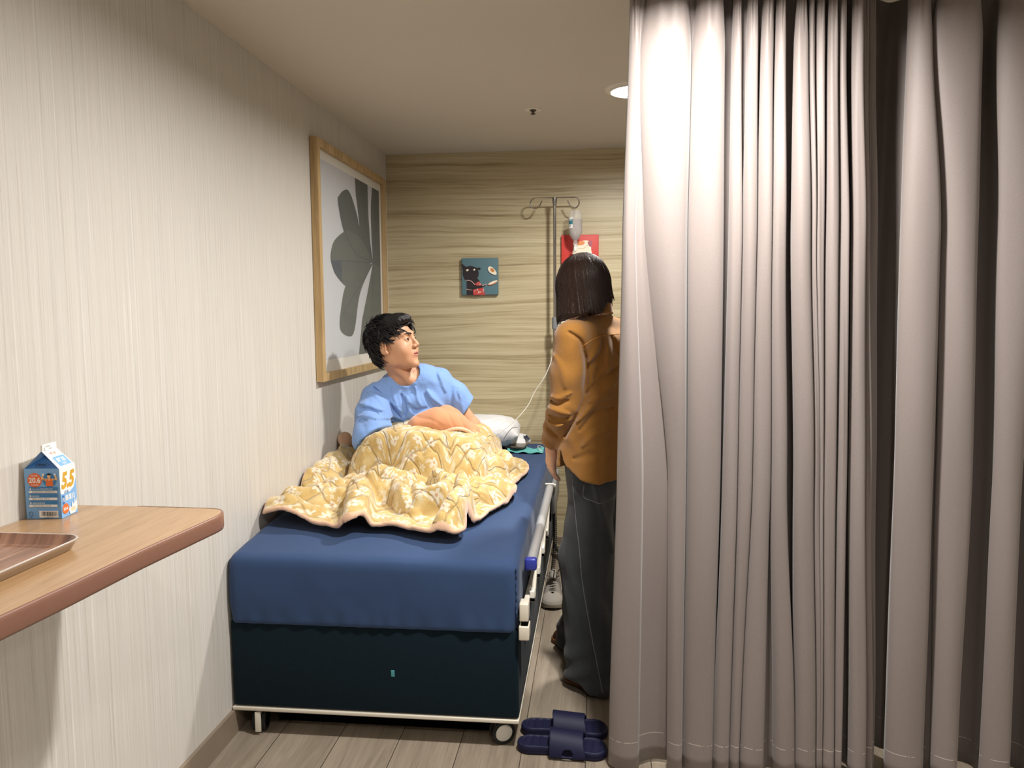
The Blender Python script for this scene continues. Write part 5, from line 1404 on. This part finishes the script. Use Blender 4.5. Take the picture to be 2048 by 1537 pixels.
# mustard shirt
M_must = NT('mustard_corduroy'); _t = M_must; _w = _t.noise(_t.coord(), 380, 3, .6); _w2 = _t.noise(_t.coord(), 17, 4, .6); _t.bump(_t.math('ADD', _t.math('MULTIPLY', _w, .30), _w2), .35, .006)
M_must = _t.set(_t.mix(_t.math('ADD', _t.math('MULTIPLY', _w, .5), _t.math('MULTIPLY', _w2, .5)), lin(126, 84, 32), lin(160, 112, 50)), .85, .2, sheen=.35)
M_thread = plain('mustard_thread', lin(206, 146, 72), .7, .3); M_btn = plain('dark_button', lin(62, 42, 24), .4, .4)
def wl_loc(P):
    X, Y = P[0]-WC[0], P[1]-WC[1]; return X*FD[0]+Y*FD[1], X*LD[0]+Y*LD[1], P[2]
FOLDS_W = [([(1.113, 1.334), (1.151, 1.306), (1.163, 1.266), (1.172, 1.219), (1.171, 1.153), (1.167, 1.088), (1.125, 1.01), (1.096, .956)], .009, -.013),
    ([(1.180, 1.225), (1.201, 1.254), (1.225, 1.306)], .010, .010), ([(1.195, 1.215), (1.215, 1.25)], .007, -.009), ([(1.172, 1.113), (1.226, 1.165), (1.284, 1.207)], .010, -.010), ([(1.185, 1.088), (1.238, 1.123), (1.285, 1.165)], .012, .010),
    ([(1.143, 1.018), (1.214, 1.093), (1.261, 1.106)], .012, .010), ([(1.15, .985), (1.21, 1.05), (1.27, 1.065)], .009, -.009), ([(1.227, 1.318), (1.226, 1.254), (1.202, 1.165)], .009, -.010), ([(1.263, 1.315), (1.275, 1.27), (1.289, 1.242)], .010, -.015), ([(1.245, 1.315), (1.25, 1.25), (1.25, 1.19)], .010, .009),
    ([(1.050, 1.087), (1.078, 1.079), (1.110, 1.092)], .009, -.012), ([(1.05, 1.105), (1.08, 1.102), (1.12, 1.12)], .009, .008), ([(1.043, 1.062), (1.075, 1.056), (1.115, 1.045)], .010, .010), ([(1.043, 1.035), (1.07, 1.03), (1.11, 1.03)], .008, -.011), ([(1.034, 1.014), (1.06, .995), (1.09, 1.003)], .009, .009),
    ([(1.036, .985), (1.055, .968), (1.07, .955)], .009, -.012), ([(1.06, 1.25), (1.09, 1.20), (1.10, 1.14)], .014, .006), ([(1.16, .93), (1.20, .97), (1.26, .98)], .014, .008), ([(1.13, .88), (1.19, .90), (1.25, .89)], .014, -.006)]
def wom_shirt(P):
    f, l, z = wl_loc(P)
    k = np.clip((1.33-z)/.55, 0, 1)
    rl = .172+.020*k+.012*np.clip((z-1.15)/.2, 0, 1)*0; rf = .114+.032*k
    e = (np.sqrt((l/rl)**2+((f-.008)/rf)**2)-1)*np.minimum(rl, rf)*.95
    e = smax(e, z-1.335, .07)
    sh = chain(P, [wshL, wNB-np.array((0, 0, .045)), wshR], [.054, .062, .052], .03)
    e = smin(e, sh, .035)
    # curved shirt-tail hem with side slits
    bk = np.interp(f, [-.10, -.075, -.033, .01, .03, .04], [.795, .80, .818, .845, .870, .895])
    hem = np.where((l > 0) & (f > .04), .838+0*f, bk)
    e = smax(e, hem-z, .004)
    slit = np.maximum(np.maximum(np.abs(f-.046)-.006-.16*np.clip(.900-z, 0, .1), .10-l), z-.902)
    e = smax(e, -slit, .003)
    sl = chain(P, [wshL, (wshL+welL)/2+np.array((.0, -.004, 0)), welL, (welL+wwrL)/2+np.array((0, 0, -.004)), wwrL], [.062, .062, .058, .053, .043], .02)
    ax = wwrL-welL; ax /= np.linalg.norm(ax)
    sl = smax(sl, (P[0]-wwrL[0])*ax[0]+(P[1]-wwrL[1])*ax[1]+(P[2]-wwrL[2])*ax[2]+.004, .003)
    sr = chain(P, [wshR, welR, wwrR], [.062, .057, .045], .02)
    # fabric folds
    g = .0085*noise3(P, (.09, .09, .10), 9)+.0035*noise3(P, (.035, .035, .05), 10)
    tor = e+g*np.clip((1.30-z)/.15, .25, 1)
    ar = np.minimum(sl, sr)+.0055*noise3(P, (.05, .05, .06), 12)
    ar = ar+.0030*np.sin((z*1.0+P[0]*.7)*120+4*np.sin(P[1]*25))*np.exp(-((z-1.02)/.05)**2)
    d = smin(tor, ar, .016)
    fr = np.clip((2.80-P[1])/.05, 0, 1); gg = 0
    for pts, r, a in FOLDS_W: gg = gg+ridge(P, pts, r, a)
    d = d-gg*fr
    # hollow neck
    hole = cap(P, wNB+np.array((-.002, .002, .030)), wNB+np.array((-.02, .01, .10)), .047, .056); d = smax(d, -hole, .004)
    return d
sdf_obj('mustard_shirt', wom_shirt, (.97, 2.58, .78), (1.52, 3.16, 1.46), .0050, M_must, wom)
def surf(fn, x, z, y0=2.45, y1=3.2):
    ys = np.linspace(y0, y1, 400); v = fn([np.full(400, x), ys, np.full(400, z)]); i = np.argmax(v < 0)
    return ys[i] if v[i] < 0 else None
def seam(fn, pts, r, name, mat, parent, off=.0005, n=10, dash=False):
    P = []
    for x, z in catmull([(a, b_) for a, b_ in pts], n):
        y = surf(fn, x, z)
        if y is not None: P.append((x, y-off, z))
    if len(P) > 3: b = MB(); b.tube(P, r, 6); return b.build(name, mat, parent)
seam(wom_shirt, [(1.163, 1.285), (1.203, 1.31), (1.246, 1.32), (1.294, 1.323)], .0016, 'yoke_seam', M_thread, wom)
# collar: folded band around the neck
def collar(P):
    c = wNB+np.array((-.004, .0, .018)); X, Y = P[0]-c[0], P[1]-c[1]; Z = P[2]-c[2]
    a = np.sqrt((X/1.0)**2+(Y/1.0)**2); tilt = Z-.16*(X*(-.6)+Y*.7)*-1
    r = .060-.22*np.clip(tilt, -.05, .03)*1.0
    d = np.maximum(np.abs(a-r)-.0045, np.abs(tilt+.002)-.020)
    band = np.maximum(np.abs(a-.050)-.004, np.abs(tilt)-.022)
    opening = np.maximum(-(X*FD[0]+Y*FD[1]-.045), np.abs(X*LD[0]+Y*LD[1])-.02)
    return np.maximum(smin(d, band, .006), -opening)+.0012*noise3(P, (.03, .03, .03), 1)
sdf_obj('collar', collar, wNB-np.array((.09, .09, .03)), wNB+np.array((.09, .09, .065)), .0034, M_must, wom)
# cuff with button
def cuff(P):
    ax = wwrL-welL; ax /= np.linalg.norm(ax); q = [P[i]-wwrL[i] for i in range(3)]; t = q[0]*ax[0]+q[1]*ax[1]+q[2]*ax[2]
    r = np.sqrt(np.maximum(q[0]**2+q[1]**2+q[2]**2-t*t, 0)); return np.maximum(np.abs(r-.0405)-.003, np.abs(t+.028)-.028)+.0018*noise3(P, (.02, .02, .02), 3)
co, _v = sdf_obj('cuff', cuff, wwrL-np.array((.07, .09, .05)), wwrL+np.array((.07, .06, .09)), .0034, M_must, wom)
b = MB(); b.lathe([(0, -.003), (.0055, -.003), (.0065, 0), (.005, .003)], (0, 0, 0), 'y', 14)
b.V = [(v[0]+wwrL[0]+.012, v[1]+wwrL[1]-.052, v[2]+wwrL[2]+.030) for v in b.V]; b.build('button', M_btn, co)

# wide grey jeans
M_denim = NT('washed_black_denim'); _t = M_denim; _w = _t.noise(_t.coord(scale=(1, 1, .35)), 700, 2, .6); _f = _t.noise(_t.coord(), 5, 3, .6); _t.bump(_t.math('ADD', _w, _t.noise(_t.coord(), 30, 3)), .25, .002)
M_denim = _t.set(_t.mix(_t.math('ADD', _t.math('MULTIPLY', _w, .45), _t.math('MULTIPLY', _f, .55)), lin(36, 38, 41), lin(80, 84, 88)), .85, .2, sheen=.2)
M_dth = plain('grey_denim_thread', lin(112, 114, 116), .8, .2)
def jeans(P):
    f, l, z = wl_loc(P)
    hp = (np.sqrt((l/.156)**2+(f/.106)**2)-1)*.105; hp = smax(smax(hp, z-.985, .01), .74-z, .05)
    a = chain(P, [hipL+np.array((.0, 0, -.02)), knL+np.array((.012, 0, .02)), anL+np.array((.002, 0, -.055))], [.084, .094, .112], .03)
    c = chain(P, [hipR+np.array((-.01, 0, -.02)), knR, anR+np.array((0, 0, -.055))], [.082, .092, .105], .03)
    a = smax(a, .016+.42*np.clip(1.19-P[0], 0, .1)-z, .003); c = smax(c, .018-z, .003)
    d = smin(hp, smin(a, c, .012), .04)
    d = d+.012*noise3(P, (.07, .07, .20), 14)+.006*noise3((P[0]+.3*P[2], P[1], P[2]), (.035, .05, .10), 15)+.004*np.sin(z*75+4*np.sin(P[0]*14))*np.exp(-((z-.10)/.09)**2)
    d = d-ridge(P, [(1.20, 2.72, .80), (1.235, 2.71, .66), (1.275, 2.72, .52)], .014, .012)
    # open leg bottoms
    d = smax(d, -smax(cap(P, anL+np.array((0, 0, .05)), anL+np.array((0, 0, -.2)), .085, .100), z-.10, .02), .004)
    d = smax(d, -smax(cap(P, anR+np.array((0, 0, .05)), anR+np.array((0, 0, -.2)), .080, .095), z-.10, .02), .004)
    return d
jn, _v = sdf_obj('jeans', jeans, (.98, 2.58, .0), (1.50, 3.30, 1.0), .0062, M_denim, wom)
seam(jeans, [(1.122, .821), (1.134, .668), (1.149, .541), (1.161, .412), (1.198, .21), (1.234, .033)], .0022, 'side_seam', M_dth, wom)
seam(jeans, [(1.166, .786), (1.164, .741), (1.196, .725), (1.24, .72), (1.284, .743)], .0018, 'pocket_seam', M_dth, wom)
# ankle boots
M_boot = plain('brown_leather', lin(58, 38, 26), .4, .5, nz=.1); M_boots = plain('brown_sole', lin(104, 66, 36), .5, .4)
def shoe(cx, cy, ang, parent):
    ca, sa = math.cos(ang), math.sin(ang)
    def loc(P): X, Y = P[0]-cx, P[1]-cy; return X*ca+Y*sa, -X*sa+Y*ca, P[2]
    def base(P, g): X, Y, Z = loc(P); t = np.clip((X+.12)/.24, 0, 1); w = .034+.008*np.sin(np.clip(t*1.2, 0, 1)*2.2); return np.sqrt(np.maximum(np.abs(X)-.082, 0)**2+(Y*.040/w)**2)-.040-g, X, Y, Z, t
    def up(P):
        d, X, Y, Z, t = base(P, 0); top = .058+.06*np.clip((.5-t)/.3, 0, 1); zz = np.clip(Z/top, 0, 1); return smax(smax(d+.02*zz**2, Z-top, .03), .014-Z, .002)
    def so(P): d, X, Y, Z, t = base(P, .003); return np.maximum(d, np.maximum(Z-.020, .0005-Z))
    lo, hi = (cx-.14, cy-.14, 0), (cx+.14, cy+.14, .13)
    r, _ = sdf_obj('shoe', up, lo, hi, .004, M_boot, parent); sdf_obj('sole', so, lo, (hi[0], hi[1], .03), .004, M_boots, r)
shoe(1.205, 2.800, math.radians(155), wom); shoe(1.135, 3.145, math.radians(150), wom)
